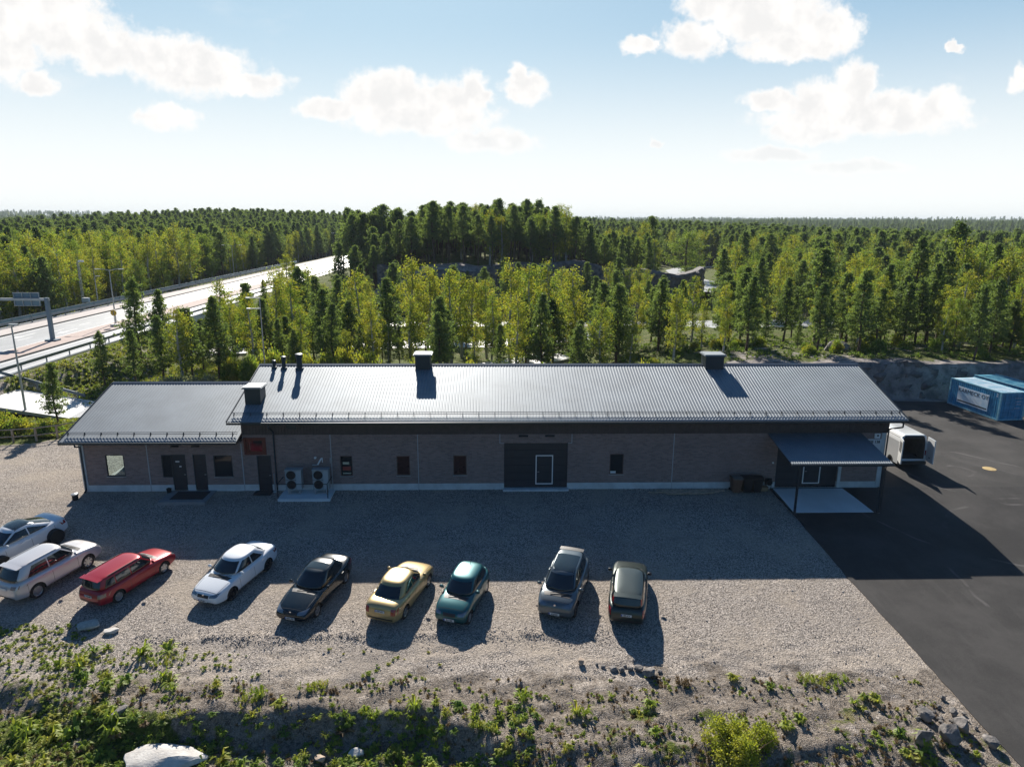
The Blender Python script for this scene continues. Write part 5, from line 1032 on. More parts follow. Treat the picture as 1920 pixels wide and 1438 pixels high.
rock_face('rock_cut', [(23, 62.6), (27, 64.2), (33, 64.6), (40, 64.5), (47, 64.3), (54, 65.5), (70, 66.5)], lambda x, y: 2.95+.35*math.sin(x*.35)+.2*math.sin(x*1.1), 3.2, 3, 'blasted rock face at the back of the asphalt yard', M_CUT)
rock_face('rock_cliff', [(-27, 159), (-16, 157), (0, 156), (20, 155.5), (38, 156), (48, 158.5), (51, 163)], lambda x, y: 6.6+1.2*math.sin(x*.11)+.5*math.sin(x*.4), 6, 5, 'dark rock cliff under the hilltop pines', M_CUT)

# ------------------------------------------------------------------ trees
def quads_from(cent, nrm_, up_, sx_, sy_):
    cent = np.asarray(cent); a = np.cross(nrm_, up_); a /= np.linalg.norm(a, axis=1, keepdims=True)+1e-9; b = np.cross(nrm_, a)
    a = a*sx_[:, None]; b = b*sy_[:, None]
    return np.stack([cent-a*.15-b, cent+a-b*.1, cent+a*.15+b, cent-a+b*.1], 1)
def leaf_obj(name, Q, m, parent):
    n = len(Q); me = bpy.data.meshes.new(name); me.vertices.add(n*4); me.vertices.foreach_set('co', Q.reshape(-1).astype(np.float32)); me.loops.add(n*4); me.loops.foreach_set('vertex_index', np.arange(n*4, dtype=np.int32))
    me.polygons.add(n); me.polygons.foreach_set('loop_start', np.arange(0, n*4, 4, dtype=np.int32)); me.polygons.foreach_set('loop_total', np.full(n, 4, np.int32)); me.update(calc_edges=True); me.materials.append(m)
    o = bpy.data.objects.new(name, me); COL.objects.link(o); o.parent = parent; return o
def rndunit(R, n): v_ = R.normal(size=(n, 3)); return v_/np.linalg.norm(v_, axis=1, keepdims=True)
def tree_proto(kind, seed, h=10.):
    """one tree ten metres tall; returns (trunk builder, leaf quads, leaf material, bark)"""
    R = np.random.RandomState(seed); mb = MB(); C_ = []; S = []; lean = R.uniform(-.25, .25, 2)
    def axis(z): return np.array([lean[0]*(z/h)**1.5+.12*math.sin(z*.7+seed), lean[1]*(z/h)**1.5+.1*math.cos(z*.8+seed), z])
    prev = axis(0)
    for k in range(1, 9):
        z = h*k/8*.98; p = axis(z); mb.tube(prev, p, .16*(1-(k-1)/8)**.8+.02, .16*(1-k/8)**.8+.018, 7, cap=False); prev = p
    if kind in ('pine', 'tallpine'):
        z0 = .22*h if kind == 'pine' else .42*h; nw = 17 if kind == 'pine' else 14; Q = []
        for i in range(nw):
            f = i/(nw-1); z = z0+(h*.97-z0)*f**.92
            ln = (2.05*(1-f)**.8*(.55+.45*min(1, f*4+.35))*R.uniform(.7, 1.15)+.2) if kind == 'pine' else (1.95*(1-f)**.6*(.6+.4*min(1, f*5))*R.uniform(.65, 1.15)+.15)
            nb = R.randint(4, 7); a0 = R.uniform(0, 6.28)
            for j in range(nb):
                a = a0+j*6.283/nb+R.normal()*.25; L = ln*R.uniform(.6, 1.15); rise = R.uniform(-.05, .35)+.35*f; b0 = axis(z); dr = np.array([math.cos(a), math.sin(a), rise])
                e = b0+dr*L; e[2] += .1*L; mb.tube(b0, e, .035*(1-f)+.012, .008, 4, cap=False)
                m_ = int(5+L*7)
                for q in range(m_):
                    s = R.uniform(.35, 1.08); c = b0+dr*L*s+np.array([0, 0, .1*L*s])+R.normal(size=3)*np.array([.2, .2, .10])*(.5+.4*L); C_.append(c); S.append(R.uniform(.13, .22))
        C_ = np.array(C_); S = np.array(S); K = 5; n = len(C_)
        n = len(C_); K = 6; cc = np.repeat(C_, K, 0)+R.normal(size=(n*K, 3))*np.repeat(S, K)[:, None]*.55; d = rndunit(R, n*K); d[:, 2] = np.abs(d[:, 2])*.6+.2
        Q = quads_from(cc, rndunit(R, n*K), d, R.uniform(.045, .10, n*K), R.uniform(.08, .16, n*K)); return mb, Q, L_PINE, M_BARK
    if kind in ('birch', 'broad'):
        z0 = .16*h if kind == 'birch' else .12*h; nb = 46 if kind == 'birch' else 60
        for i in range(nb):
            f = (i+R.uniform(0, 1))/nb; z = z0+(h*.96-z0)*f; prof = math.sin(math.pi*min(1, (.14+.84*f)))**.75
            ln = (1.5 if kind == 'birch' else 2.7)*prof*R.uniform(.55, 1.1)+.15; a = R.uniform(0, 6.28); rise = .55 if kind == 'birch' else .4; b0 = axis(z); dr = np.array([math.cos(a), math.sin(a), rise*R.uniform(.4, 1.6)]); e = b0+dr*ln
            mb.tube(b0, e, .03*(1-f)+.012, .006, 4, cap=False)
            m_ = int(3+ln*6)
            for q in range(m_):
                s = R.uniform(.25, 1.1); c = b0+dr*ln*s+R.normal(size=3)*np.array([.22, .22, .22]); c[2] -= .15*s*ln; C_.append(c); S.append(R.uniform(.18, .34))
        C_ = np.array(C_); S = np.array(S); K = 10; n = len(C_); cc = np.repeat(C_, K, 0)+R.normal(size=(n*K, 3))*np.repeat(S, K)[:, None]*.6; cc[:, 2] -= np.abs(R.normal(size=n*K))*.12
        Q = quads_from(cc, rndunit(R, n*K), rndunit(R, n*K), R.uniform(.045, .085, n*K), R.uniform(.05, .10, n*K)); return mb, Q, (L_BIRCH if kind == 'birch' else L_GREEN), (M_BBARK if kind == 'birch' else M_BARK)
    if kind == 'spruce':
        for i in range(26):
            f = i/25; z = .1*h+(h*.9)*f; ln = 1.75*(1-f)**.9+.12; nb = 7; a0 = R.uniform(0, 6)
            for j in range(nb):
                a = a0+j*6.283/nb+R.normal()*.15; L = ln*R.uniform(.8, 1.12); b0 = axis(z); dr = np.array([math.cos(a), math.sin(a), -.28])
                for q in range(int(3+L*6)): s = R.uniform(.15, 1.05); C_.append(b0+dr*L*s+R.normal(size=3)*.09); S.append(.15)
        C_ = np.array(C_); n = len(C_); K = 4; cc = np.repeat(C_, K, 0)+R.normal(size=(n*K, 3))*.1
        Q = quads_from(cc, rndunit(R, n*K), rndunit(R, n*K), R.uniform(.06, .11, n*K), R.uniform(.1, .18, n*K)); return mb, Q, L_PINE, M_BARK
TN = {'pine': ('pine_tree', 'pine'), 'tallpine': ('tall_pine_tree', 'tall pine'), 'birch': ('birch_tree', 'birch'), 'broad': ('broadleaf_tree', 'broadleaf tree'), 'spruce': ('spruce_tree', 'spruce')}
PROTO = {}; used_proto = {}
for kind, nv_ in (('pine', 6), ('tallpine', 4), ('birch', 6), ('broad', 2), ('spruce', 2)):
    PROTO[kind] = []
    for i in range(nv_):
        mb, Q, lm, bm_ = tree_proto(kind, 100+i*13+len(kind)); nm = TN[kind][0]
        tm = bpy.data.meshes.new('trunk'); tm.from_pydata([tuple(map(float, p)) for p in mb.v], [], mb.f); tm.materials.append(bm_); tm.polygons.foreach_set('use_smooth', [True]*len(tm.polygons))
        co_ = leaf_obj('crown', Q, lm, None); COL.objects.unlink(co_); PROTO[kind].append((tm, co_.data)); bpy.data.objects.remove(co_)
FIRST = {}
def sector(x, y):
    u = x/y
    for lim, nm in ((-.70, 'at the left edge'), (-.60, 'left of the motorway lamp'), (-.50, 'right of the motorway lamp'), (-.42, 'by the rail bend'), (-.33, 'near the twin arm mast'), (-.24, 'above the vent pipes'), (-.17, 'left of the left hood'), (-.08, 'above the left hood'), (0., 'right of the left hood'), (.07, 'left of the roof middle'), (.14, 'above the roof middle'), (.21, 'right of the roof middle'), (.29, 'left of the right hood'), (.36, 'above the right hood'), (.43, 'right of the right hood'), (.50, 'above the roof corner'), (.57, 'above the rock face'), (.64, 'left of the containers'), (.71, 'above the containers'), (9, 'at the right edge')):
        if u < lim: return nm
TREES = []
def tree(kind, x, y, h, label, group, wide=1., z=None):
    i = rnd.randrange(len(PROTO[kind])); tm, cm = PROTO[kind][i]; s = h/10.
    t = thing(TN[kind][0], label, TN[kind][1], (x, y, float(T(x, y))-.1 if z is None else z), rnd.uniform(0, 6.28), group); t.scale = (s*wide*rnd.uniform(.9, 1.1), s*wide*rnd.uniform(.9, 1.1), s)
    a = bpy.data.objects.new('trunk', tm); b = bpy.data.objects.new('crown', cm)
    for o in (a, b): COL.objects.link(o); o.parent = t
    FIRST.setdefault((kind, i), (a, b)); TREES.append((x, y)); return t
MAN = [('pine',-36.9,56,5.4,'lone young pine behind the timber fence'),('pine',-37.4,70,6.0,'thin reddish pine on the grassy embankment'),('pine',-34.9,76,7.4,'dark pine at the foot of the embankment'),('birch',-33.7,84,10.3,'tall birch topping the clump beside the motorway'),('birch',-30.8,80,8.2,'yellow birch in front of the tall birch by the motorway'),('pine',-35.5,82,5.3,0),('pine',-32,88,9.2,0),('birch',-29.3,92,10.6,0),('pine',-28.2,100,10.5,0),('birch',-26.5,90,9.7,0),('pine',-21.2,84,8.9,0),('birch',-17.1,86,11.4,0),('birch',-11.1,90,12.7,'tallest birch behind the left vent hood'),('birch',-14.1,78,8.2,'yellow birch just left of the left ridge vent hood'),('pine',-13.7,88,9.9,0),('birch',-8.9,92,11.4,0),('birch',-5.6,90,11.2,0),('birch',-4.7,96,10.4,0),('pine',-6,76,8.8,0),('birch',-3,95,9.8,0),('birch',-1,95,9.4,0),('birch',2.1,84,12.4,0),('birch',4.5,86,12,0),('birch',7.2,88,12.4,0),('pine',3.8,80,8.1,0),('pine',7.4,82,7.9,0),('birch',10,82,11.9,'slender golden birch standing before the dark cliff'),('pine',9.4,74,6.5,0),('birch',11.5,72,8.9,'full bright yellow birch rising close behind the roof ridge'),('pine',13.8,84,9.7,0),('pine',16.2,86,9.5,0),('birch',18.4,86,9.9,0),('birch',15.1,73,6.9,0),('pine',19.8,80,10.6,0),('pine',21.1,78,9.6,0),('birch',24.4,82,11,0),('pine',28.8,84,9.1,0),('birch',23.8,76,8.6,0),('pine',34.3,92,11.2,0),('pine',36.8,84,10.4,0),('tallpine',39.8,82,14.1,'tall open pine with bare limb behind the right end of the roof'),('pine',42.8,80,10.1,0),('pine',44.1,76,9.9,'bare stemmed pine leaning on the sunlit rock shelf'),('pine',49.4,80,11.1,0),('pine',52.4,80,10.5,0),('birch',53,78,10.3,0),('broad',51.6,73.5,9.3,'bushy broadleaf tree behind the containers'),('broad',56.6,76,10.9,'tall bushy broadleaf tree at the right edge'),('pine',56.9,72,9.1,0),('pine',32,78,7.2,0),('pine',34.5,75,6.3,0)]
for k in range(13):
    x = -41+k*1.35+rnd.uniform(-.5, .5); MAN.append(('tallpine', x, rnd.uniform(176, 202), 19.2+.07*(x+41)+rnd.uniform(-1, 1.2), 'tall pine screening the far end of the motorway'))
for kd, x, y, zt_, lb in MAN:
    z0 = float(T(x, y)); sh = 1. if kd != 'birch' else .95
    nm = TN[kd][1]; zone = 'behind the left wing' if x < -18 else ('behind the middle of the roof' if x < 14 else 'on the rock shelf behind the right end of the roof')
    if lb: tree(kd, x, y, zt_-z0+.1, lb, 'pines screening the far motorway' if 'screening' in lb else None, 1.0)
    else: tree(kd, x, y, zt_-z0+.1, f"{'taller' if zt_-z0 > 9.3 else 'lower'} front row {nm} {sector(x, y)}{', set back' if y > 85 else ''}", f'front row {nm} trees {zone}', 1.0)
def fits(x, y, dmin): return all((x-a)**2+(y-b)**2 > dmin*dmin for a, b in TREES)
def on_road(x, y):
    if HWX0-5 < x < HWX1+3: return True
    if 100.5 < y < 113 and x < 70: return True
    if 125 < y < 131 and x > -22: return True
    if abs(y-61.5) < 6 and x < -25: return True
    if x > -38 and x < 12 and abs(y-(67+(x+18)*.93)) < 4 and x > -28 and y < 80: return True
    if 150 < y < 161 and -48 < x < 56: return True
    if .235 < x/y < .33 and 98 < y < 262: return True
    for ax, ay, r_ in ((52, 166, 7), (60, 185, 8), (62, 205, 11), (64, 225, 14), (72, 245, 14), (85, 258, 12)):
        if (x-ax)**2+(y-ay)**2 < r_*r_: return True
    return False
def fill(n, x0, x1, y0, y1, dmin, kinds, hr, label, tries=60, cond=None, lowh=None):
    c = 0
    for _ in range(n*tries):
        if c >= n: break
        x, y = rnd.uniform(x0, x1), rnd.uniform(y0, y1)
        if abs(x-.03*y) > .80*y+4 or on_road(x, y) or (cond and not cond(x, y)) or not fits(x, y, dmin): continue
        kd = rnd.choices([k for k, _ in kinds], [w_ for _, w_ in kinds])[0]; nm = TN[kd][1]
        h = rnd.uniform(*hr); f_ = (h-hr[0])/(hr[1]-hr[0]); dp = (y-y0)/(y1-y0); tree(kd, x, y, h, f"{'short' if f_ < .33 else ('high' if f_ > .67 else 'medium')} {nm} {label}, {'front' if dp < .34 else ('back' if dp > .67 else 'middle')} rank, {sector(x, y)}", f'{nm} trees {label}', rnd.uniform(.85, 1.1)); c += 1
    return c
fill(62, -42, 16, 70, 100, 2.6, [('pine', .55), ('birch', .45)], (5.5, 10), 'in the belt behind the roof')
fill(46, 16, 76, 70, 96, 3.0, [('pine', .8), ('birch', .2)], (5.5, 9.2), 'on the rocky shelf')
fill(26, 48, 80, 66, 84, 2.6, [('pine', .5), ('birch', .4), ('broad', .1)], (7, 10.5), 'beyond the containers')
fill(46, -42, 45, 113, 150, 4.2, [('pine', .6), ('birch', .4)], (8, 12), 'before the cliff')
fill(125, 36, 140, 113, 185, 3.9, [('birch', .66), ('pine', .26), ('broad', .08)], (9, 14.5), 'in the right wood')
fill(76, -34, 11, 159, 200, 3.4, [('tallpine', .9), ('pine', .1)], (10.5, 15), 'on the hilltop'); fill(20, 11, 27, 159, 198, 3.6, [('tallpine', .8), ('pine', .2)], (9.5, 13), 'on the right of the hilltop'); fill(22, 22, 46, 160, 190, 3.6, [('pine', .6), ('tallpine', .4)], (8.5, 11.5), 'on the cliff shoulder')
fill(100, -135, HWX0-3.5, 78, 175, 3.6, [('birch', .78), ('pine', .17), ('broad', .05)], (11, 15.5), 'beyond the motorway', cond=lambda x, y: x > HWX0-3.5-46)
fill(14, -44, -28, 108, 150, 3., [('pine', .55), ('birch', .45)], (5, 8), 'east of the motorway', cond=lambda x, y: y > 108)
tree('broad', -71.5, 140, 7.5, 'round green tree right behind the far motorway guard rail', None); tree('broad', -72.5, 152, 7, 'second rounded green tree along the far motorway guard rail', None); tree('birch', -72, 165, 14, 'tall golden birch at the motorway bend', None, 1.3)
tree('broad', 58, 205, 15, 'large dark green broadleaf crown in the right middle distance', None, 1.5); tree('broad', 108, 215, 15, 'large yellowing broadleaf crown standing above the right wood', None, 1.3)
# shrubs
def bush_mesh(seed, rx, rz_, n, ls):
    R = np.random.RandomState(seed); k = max(6, n//14); c = rndunit(R, k)*R.uniform(.35, 1., (k, 1))**.6*np.array([rx, rx, rz_]); c[:, 2] = np.abs(c[:, 2])*1.05+.05
    cc = np.repeat(c, 14, 0)+R.normal(size=(k*14, 3))*rx*.13; cc[:, 2] = np.maximum(cc[:, 2], .03)
    return quads_from(cc, rndunit(R, k*14), rndunit(R, k*14), R.uniform(.6, 1.1, k*14)*ls, R.uniform(.7, 1.3, k*14)*ls)
def stems(seed, rx, h, n=9, m=M_BARK):
    R = np.random.RandomState(seed); mb = MB()
    for _ in range(n): a = R.uniform(0, 6.28); q = R.uniform(.2, .85); mb.tube((R.normal()*.04*rx, R.normal()*.04*rx, 0), (math.cos(a)*rx*q, math.sin(a)*rx*q, h*R.uniform(.6, 1.)), .022*h/1.5, .006, 5, cap=False)
    return mb
BUSH = []
for i in range(6): BUSH.append((bush_mesh(200+i, 1., .95, 2600, .062), stems(200+i, 1., 1.)))
def bush(x, y, r, h, label, group=None, m=L_BIRCH, i=None, name='shrub'):
    i = rnd.randrange(6) if i is None else i; key = ('b', i, m.name)
    if key not in PROTO:
        o = leaf_obj('foliage', BUSH[i][0], m, None); o2 = BUSH[i][1].build('stems', M_BARK); PROTO[key] = (o.data, o2.data); bpy.data.objects.remove(o); bpy.data.objects.remove(o2)
    t = thing(name, label, name.replace('_', ' '), (x, y, float(T(x, y))-.03), rnd.uniform(0, 6), group); t.scale = (r, r, h)
    for nm, me in zip(('foliage', 'stems'), PROTO[key]): o = bpy.data.objects.new(nm, me); COL.objects.link(o); o.parent = t
    TREES.append((x, y)) if y > 50 else None
    return t
for k in range(26):
    x = -28+k*1.75+rnd.uniform(-.8, .8); y = rnd.uniform(60, 66) if x > -12 else rnd.uniform(70, 74)
    bush(x, y, rnd.uniform(1., 1.7), rnd.uniform(2.2, 3.6), 'leafy yellow green shrub growing behind the roof ridge', 'shrubs behind the roof ridge', rnd.choice([L_BIRCH, L_GREEN, L_BIRCH]))
for k in range(18):
    x = 16+k*2.1+rnd.uniform(-.8, .8); bush(x, rnd.uniform(68, 78), rnd.uniform(.5, .9), rnd.uniform(.7, 1.5), 'low shrub on the rock shelf under the pines', 'low shrubs on the rock shelf', rnd.choice([L_BIRCH, L_GREEN]))
for k, (x, y, r, h) in enumerate(((-40.5, 54.2, 1.5, 1.5), (-38.8, 53.6, 1.2, 1.3), (-42.5, 53.0, 1.4, 1.4), (-36.2, 53.8, 1.1, .9), (-34.2, 55.6, 1.1, .7), (-31.5, 57.4, 1.2, .6), (-44., 52, 1.5, 1.5))):
    bush(x, y, r, h, 'autumn tinted shrub between the timber fence and the local road', 'shrubs behind the timber fence')
for k, (x, y, r, h) in enumerate(((-32.3, 66.2, 1.3, 1.7), (-30.6, 66.6, 1.4, 1.9), (-28.9, 67.2, 1.3, 1.6), (-34, 66.5, 1.0, 1.2))): bush(x, y, r, h, 'silvery willow shrub at the foot of the embankment', 'silvery shrubs by the local road', L_SILV)
# foreground bush and weeds
L_FB = leaf_mat('young_bush_leaves', (.30, .36, .05), (.33, .38, .06), (.44, .44, .09), .5)
bx_, by_ = S(8.1, 18.6); fb = thing('birch_shrub', 'large bright yellow green shrub at the bottom edge right of centre', 'shrub', (bx_, by_, float(T(bx_, by_))-.1))
_R = np.random.RandomState(5); leaf_obj('foliage', np.concatenate([bush_mesh(301+j, .62*_R.uniform(.7, 1.2), .85*_R.uniform(.7, 1.35), 1150, .036)+np.array([_R.uniform(-1.2, 1.2), _R.uniform(-.7, .7), _R.uniform(0, .55)]) for j in range(10)]), L_FB, fb); stems(301, 1.3, 1.6, 22).build('stems', M_BARK, fb)
def tuft_quads(seed, n, ln, wd, rise):
    R = np.random.RandomState(seed); Q = []
    for _ in range(n):
        a = R.uniform(0, 6.28); L = ln*.85*R.uniform(.45, 1.15); r_ = rise*R.uniform(.5, 1.3); d = np.array([math.cos(a), math.sin(a), 0]); s = np.array([-d[1], d[0], 0])*wd*R.uniform(.6, 1.2); o = R.normal(size=3)*.03*ln; o[2] = 0
        p0, p1, p2 = o, o+d*L*.5+np.array([0, 0, L*r_]), o+d*L+np.array([0, 0, L*r_*.75])
        Q.append([p0-s*.4, p0+s*.4, p1+s, p1-s]); Q.append([p1-s, p1+s, p2+s*.15, p2-s*.15])
    return np.array(Q)
TUFT = []
for i in range(6):
    sp_ = [(26, .30, .035, .9), (34, .2, .04, .9), (18, .34, .045, .5), (50, .15, .014, 1.0), (30, .26, .04, .7), (44, .2, .03, .9)][i]
    for m in (L_WEED, L_GREEN, L_DRY): o = leaf_obj('leaves', tuft_quads(400+i, *sp_), m, None); TUFT.append((i, m.name, o.data)); bpy.data.objects.remove(o)
TM = {(i, m): d for i, m, d in TUFT}
WLAB = {0: 'leafy weed rosette on the gravel bank', 1: 'upright leafy weed on the gravel bank', 2: 'flat broad leaved weed on the gravel bank', 3: 'grass tussock on the gravel bank', 4: 'spreading weed on the gravel bank', 5: 'dense little weed on the gravel bank'}
def wsec(x, y):
    u = x/y
    for lim, nm in ((-.72, 'at the left edge'), (-.64, 'left of the flat boulder'), (-.56, 'near the flat boulder'), (-.48, 'right of the flat boulder'), (-.40, 'below the white saloon'), (-.32, 'right of the white saloon'), (-.24, 'below the black car'), (-.16, 'right of the black car'), (-.08, 'below the gold car'), (0, 'below the teal car'), (.08, 'right of the teal car'), (.16, 'below the grey car'), (.24, 'below the green estate'), (.32, 'right of the stone row'), (.42, 'near the bright shrub'), (.52, 'right of the bright shrub'), (.62, 'left of the boulder pile'), (9, 'near the boulder pile')):
        if u < lim: return ('high up ' if y > 21.5 else ('halfway down ' if y > 19.8 else 'low down '))+nm
def weed(x, y, s, i, m, label=None, group=None):
    label = label or f"{'large' if s > 1.3 else ('small' if s < .9 else 'medium')} {WLAB[i]}, {wsec(x, y)}"
    x, y = S(x, y)
    o = bpy.data.objects.new('weed', TM[(i, m.name)]); COL.objects.link(o); o.location = (x, y, float(T(x, y))-.01); o.rotation_euler = (0, 0, rnd.uniform(0, 6)); o.scale = (s, s, s)
    return tag(o, label or WLAB[i], 'weed', group or WLAB[i].replace('weed', 'weeds'))
big = [(-13.0, 23.9, 1.6, 5, 'bright round grass patch below the white saloon car'), (-8.9, 21.6, 1.3, 3, 'round mossy grass tuft below the black car'), (13.0, 22.1, 1.6, 5, 'bright green grass patch near the asphalt edge'), (12.1, 22.2, 1.1, 5, 'smaller green grass patch left of the bright one'), (7.1, 22.0, .8, 3, 'lone dry grass tussock right of the stone row'), (-6.6, 22.1, 1.2, 5, 'green weed cushion at mid bank below the gold car')]
for x, y, s, i, lb in big:
    x, y = S(x, y)
    t = thing('grass_patch', lb, 'grass patch', (x, y, float(T(x, y))))
    q = np.concatenate([tuft_quads(500+j, 16, .16, .012, 1.2)+np.array([rnd.gauss(0, .25*s), rnd.gauss(0, .17*s), 0]) for j in range(24)]); leaf_obj('blades', q, L_WEED if 'dry' not in lb else L_DRY, t)
cnt = 0
while cnt < 250:
    x = rnd.uniform(-17, 16.2); y = 18+rnd.random()**1.2*7; d_ = float(wnoise(np.array(x), np.array(y), 3.6, 17))+.35*float(wnoise(np.array(x), np.array(y), 1.2, 18))
    lw = float(sst((-9-x)/6)); front = float(sst((22.6-y)/2))
    if d_+.9*lw+.55*front-.75 < rnd.uniform(-.3, .9): continue
    if x > -9 and y > 23: continue
    if abs(x-8.1) < 1.3 and y < 19.8: continue
    weed(x, y, rnd.uniform(.55, 1.7)*(1.15 if lw > .5 else 1), rnd.choice([0, 0, 1, 1, 2, 3, 4, 4, 5]), rnd.choices([L_WEED, L_GREEN, L_DRY], [.74, .2, .06])[0]); cnt += 1
# carpet of small plants on the left of the bank, grass of the verges: masses
def ground_cover(name, n, xf, label, m, sz, i):
    src = TM[(i, m.name)]; bvx = np.array([v_.co[:] for v_ in src.vertices]); bfx = np.array([tuple(p.vertices) for p in src.polygons])
    P_ = xf(n); P_ = np.array([S(a_, b_) if b_ < 42 else (a_, b_) for a_, b_ in P_]); return tag(scatter_mesh(name, np.stack([P_[:, 0], P_[:, 1], T(P_[:, 0], P_[:, 1])], -1), bvx, bfx, NR.uniform(*sz, len(P_)), NR.uniform(0, 6.28, len(P_)), [m]), label, kind='stuff')
def fleft(n):
    x = NR.uniform(-22, -2, n*4); y = NR.uniform(17, 26.5, n*4); k = (wnoise(x, y, 2.2, 19)+1.1*sst((-8.5-x)/8)+.3*sst((21-y)/2) > NR.uniform(.25, 1.7, n*4)) & ((y < 24.6) | (x < -17)); return np.stack([x, y], -1)[k][:n]
ground_cover('ground_plants', 1500, fleft, 'low green plants carpeting the left part of the bank', L_WEED, (.25, .62), 4)
ground_cover('ground_plants', 600, fleft, 'darker creeping plants among the green carpet', L_GREEN, (.2, .55), 5)
def fbank(n):
    x = NR.uniform(-20, 16.3, n*4); y = NR.uniform(17.2, 22.5, n*4); k = wnoise(x, y, 1.9, 20)+.4*sst((20.5-y)/1.5) > NR.uniform(-.1, 1.3, n*4); return np.stack([x, y], -1)[k][:n]
ground_cover('dry_stalks', 1500, fbank, 'dry brown stalks and roots on the bank', L_DRY, (.3, .8), 3)
ground_cover('ground_plants', 1500, fbank, 'tiny weeds dotted over the lower bank', L_WEED, (.2, .6), 1)
def ftrench(n):
    x = NR.uniform(-13.5, 1.5, n*4); y = NR.uniform(18.2, 20.9, n*4); k = wnoise(x, y, 1.5, 30) > NR.uniform(-.6, 1.2, n*4); return np.stack([x, y], -1)[k][:n]
ground_cover('ground_plants', 230, ftrench, 'leafy plants growing in the shaded foot of the bank', L_WEED, (.4, 1.0), 0)
ground_cover('ground_plants', 300, ftrench, 'dark creeping plants on the shaded bank', L_GREEN, (.4, 1.1), 4)
def fverge(n):
    x = NR.uniform(HWX1+1, -20, n*4); y = NR.uniform(63, 92, n*4); x2 = NR.uniform(-46, -26, n); y2 = NR.uniform(52.5, 58, n); k = NR.rand(n*4) < .5; return np.concatenate([np.stack([x, y], -1)[k][:n], np.stack([x2, y2], -1)[:n//3]])
ground_cover('verge_grass', 5200, fverge, 'rough grass on the motorway embankment and verges', L_WEED, (.9, 2.2), 3)
def fshelf(n): x = NR.uniform(14, 75, n*3); y = NR.uniform(66.5, 95, n*3); k = wnoise(x, y, 5, 21) > NR.uniform(-.5, .9, n*3); return np.stack([x, y], -1)[k][:n]
ground_cover('undergrowth', 2600, fshelf, 'moss and low undergrowth on the rock shelf', L_GREEN, (.5, 1.4), 0)
# ------------------------------------------------------------------ far forest
def gn_forest(name, kinds, P_, label):
    me = bpy.data.meshes.new(name); n = len(P_); me.vertices.add(n); me.vertices.foreach_set('co', P_[:, :3].reshape(-1).astype(np.float32))
    at = me.attributes.new('sc', 'FLOAT', 'POINT'); at.data.foreach_set('value', P_[:, 3].astype(np.float32)); at = me.attributes.new('ry', 'FLOAT', 'POINT'); at.data.foreach_set('value', NR.uniform(0, 6.28, n).astype(np.float32))
    o = bpy.data.objects.new(name, me); COL.objects.link(o); ng = bpy.data.node_groups.new(name, 'GeometryNodeTree'); ng.interface.new_socket('Geometry', in_out='INPUT', socket_type='NodeSocketGeometry'); ng.interface.new_socket('Geometry', in_out='OUTPUT', socket_type='NodeSocketGeometry')
    N = ng.nodes; L = ng.links; gi = N.new('NodeGroupInput'); go = N.new('NodeGroupOutput'); jn = N.new('GeometryNodeJoinGeometry')
    for key in kinds:
        j2 = N.new('GeometryNodeJoinGeometry')
        for ob in FIRST[key]: oi = N.new('GeometryNodeObjectInfo'); oi.transform_space = 'ORIGINAL'; oi.inputs['Object'].default_value = ob; L.new(oi.outputs['Geometry'], j2.inputs[0])
        g2 = N.new('GeometryNodeGeometryToInstance'); L.new(j2.outputs[0], g2.inputs[0]); L.new(g2.outputs[0], jn.inputs[0])
    ip = N.new('GeometryNodeInstanceOnPoints'); ip.inputs['Pick Instance'].default_value = True; L.new(gi.outputs[0], ip.inputs['Points']); L.new(jn.outputs[0], ip.inputs['Instance'])
    ri = N.new('FunctionNodeRandomValue'); ri.data_type = 'INT'
    for sk in ri.inputs:
        if sk.type == 'INT' and sk.name == 'Min': sk.default_value = 0
        if sk.type == 'INT' and sk.name == 'Max': sk.default_value = len(kinds)-1
    outi = [s_ for s_ in ri.outputs if s_.type == 'INT'][0]; L.new(outi, ip.inputs['Instance Index'])
    a1 = N.new('GeometryNodeInputNamedAttribute'); a1.data_type = 'FLOAT'; a1.inputs[0].default_value = 'sc'; L.new(a1.outputs[0], ip.inputs['Scale'])
    a2 = N.new('GeometryNodeInputNamedAttribute'); a2.data_type = 'FLOAT'; a2.inputs[0].default_value = 'ry'; cx = N.new('ShaderNodeCombineXYZ'); L.new(a2.outputs[0], cx.inputs[2]); L.new(cx.outputs[0], ip.inputs['Rotation']); L.new(ip.outputs[0], go.inputs[0])
    md = o.modifiers.new('forest', 'NODES'); md.node_group = ng; return tag(o, label, kind='stuff')
pts = []; r = 95.
TA = np.array(TREES)
while r < 4200:
    st = max(3.7, r*.0125) if r < 700 else max(8.5, r*.009)
    a = np.arange(-.74, .80, st/r); a = a+NR.uniform(-.5, .5, len(a))*st/r; rr = r+NR.uniform(-.5, .5, len(a))*st
    x = np.sin(a)*rr; y = np.cos(a)*rr; pts.append(np.stack([x, y], -1)); r += st*(.95 if r < 300 else (1.25 if r < 700 else 2.4))
pts = np.concatenate(pts); x, y = pts[:, 0], pts[:, 1]
ok = ~((x > HWX0-5) & (x < HWX1+3)) & ~((y > 100) & (y < 113) & (x < 70) & (x > -50)) & ~((y > 150) & (y < 161) & (x > -50) & (x < 56)) & ~((y > 124.5) & (y < 131.5) & (x > -22) & (x < 80))
ok &= (sst(np.exp(-(((x-68)/13)**2+((y-226)/22)**2))*2+np.exp(-(((x-290)/55)**2+((y-385)/22)**2))*2) < .35)
ok &= ~((np.abs(x) < 60) & (y < 100)); ok &= ~((x > -48) & (x < 60) & (y < 150)); 
for ax, ay, r_ in ((52, 166, 7), (60, 185, 8), (62, 205, 9), (72, 245, 10), (85, 258, 9)): ok &= (x-ax)**2+(y-ay)**2 > r_*r_
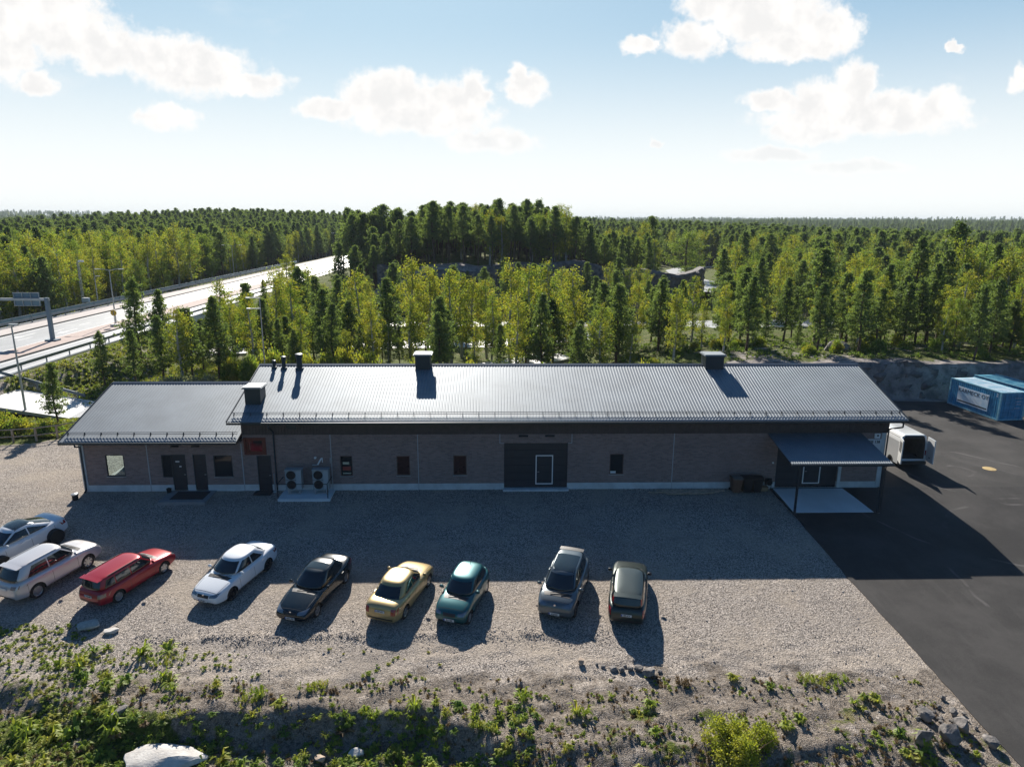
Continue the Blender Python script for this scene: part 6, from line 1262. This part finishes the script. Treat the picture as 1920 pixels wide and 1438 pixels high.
ok &= ~((x/y > .235) & (x/y < .33) & (y < 262)); ok &= ~((x < HWX0) & (x > -76) & (y < 230)); ok &= ~((x > HWX1) & (x < -.135*y) & (y > 150) & (y < 345) & (NR.rand(len(x)) < .72))
x, y = x[ok], y[ok]; keepm = np.ones(len(x), bool); nearm = np.hypot(x, y) < 260
for i in np.where(nearm)[0]:
    if ((TA[:, 0]-x[i])**2+(TA[:, 1]-y[i])**2).min() < 8: keepm[i] = False
x, y = x[keepm], y[keepm]; r = np.hypot(x, y); z = T(x, y)-.3
mixn = wnoise(x, y, 60, 22)+.6*wnoise(x, y, 17, 23); left = (x < -60) & (r < 240); hill = (np.abs(x) < 70) & (y > 195) & (y < 330)
pb = np.where(left, .75, np.where(hill, .04, np.where(r < 290, .68, .05)))+np.where(r < 290, .22, .08)*mixn; isb = NR.rand(len(x)) < pb
hgt = np.where(isb, NR.uniform(1.05, 1.45, len(x)), NR.uniform(1.15, 1.65, len(x)))*np.where(left, .98, 1.)*np.where(hill, np.where(x > 22, .62, .86), 1.)*(1+.25*sst((r-700)/1500))
A4 = np.stack([x, y, z, hgt], -1); near_b = isb
gn_forest('birch_forest', [k for k in FIRST if k[0] in ('birch',)]+[k for k in FIRST if k[0] == 'broad'][:1], A4[isb], 'green and yellowing birch forest stretching into the distance')
gn_forest('conifer_forest', [k for k in FIRST if k[0] in ('tallpine', 'pine')], A4[~isb], 'dark conifer forest reaching to the horizon')
print('trees', len(TREES), 'far', len(A4))
from collections import Counter
print(Counter(o.get('category') for o in COL.objects if o.get('category') and True))

# ------------------------------------------------------------------ haze
hm = bpy.data.materials.new('air_haze'); hm.use_nodes = True; N = NT(hm.node_tree); N.n.clear()
pv = N.new('ShaderNodeVolumePrincipled', {'Color': (.80, .91, 1.), 'Density': .00013, 'Anisotropy': .0}); om = N.n.new('ShaderNodeOutputMaterial'); N.l.new(pv.outputs[0], om.inputs['Volume'])
hz_ = MB().box(-6100, 6100, -200, 7100, float(ZZ.min())-1.5, 60).build('haze', hm); tag(hz_, 'thin bluish air haze over the whole landscape', kind='stuff')
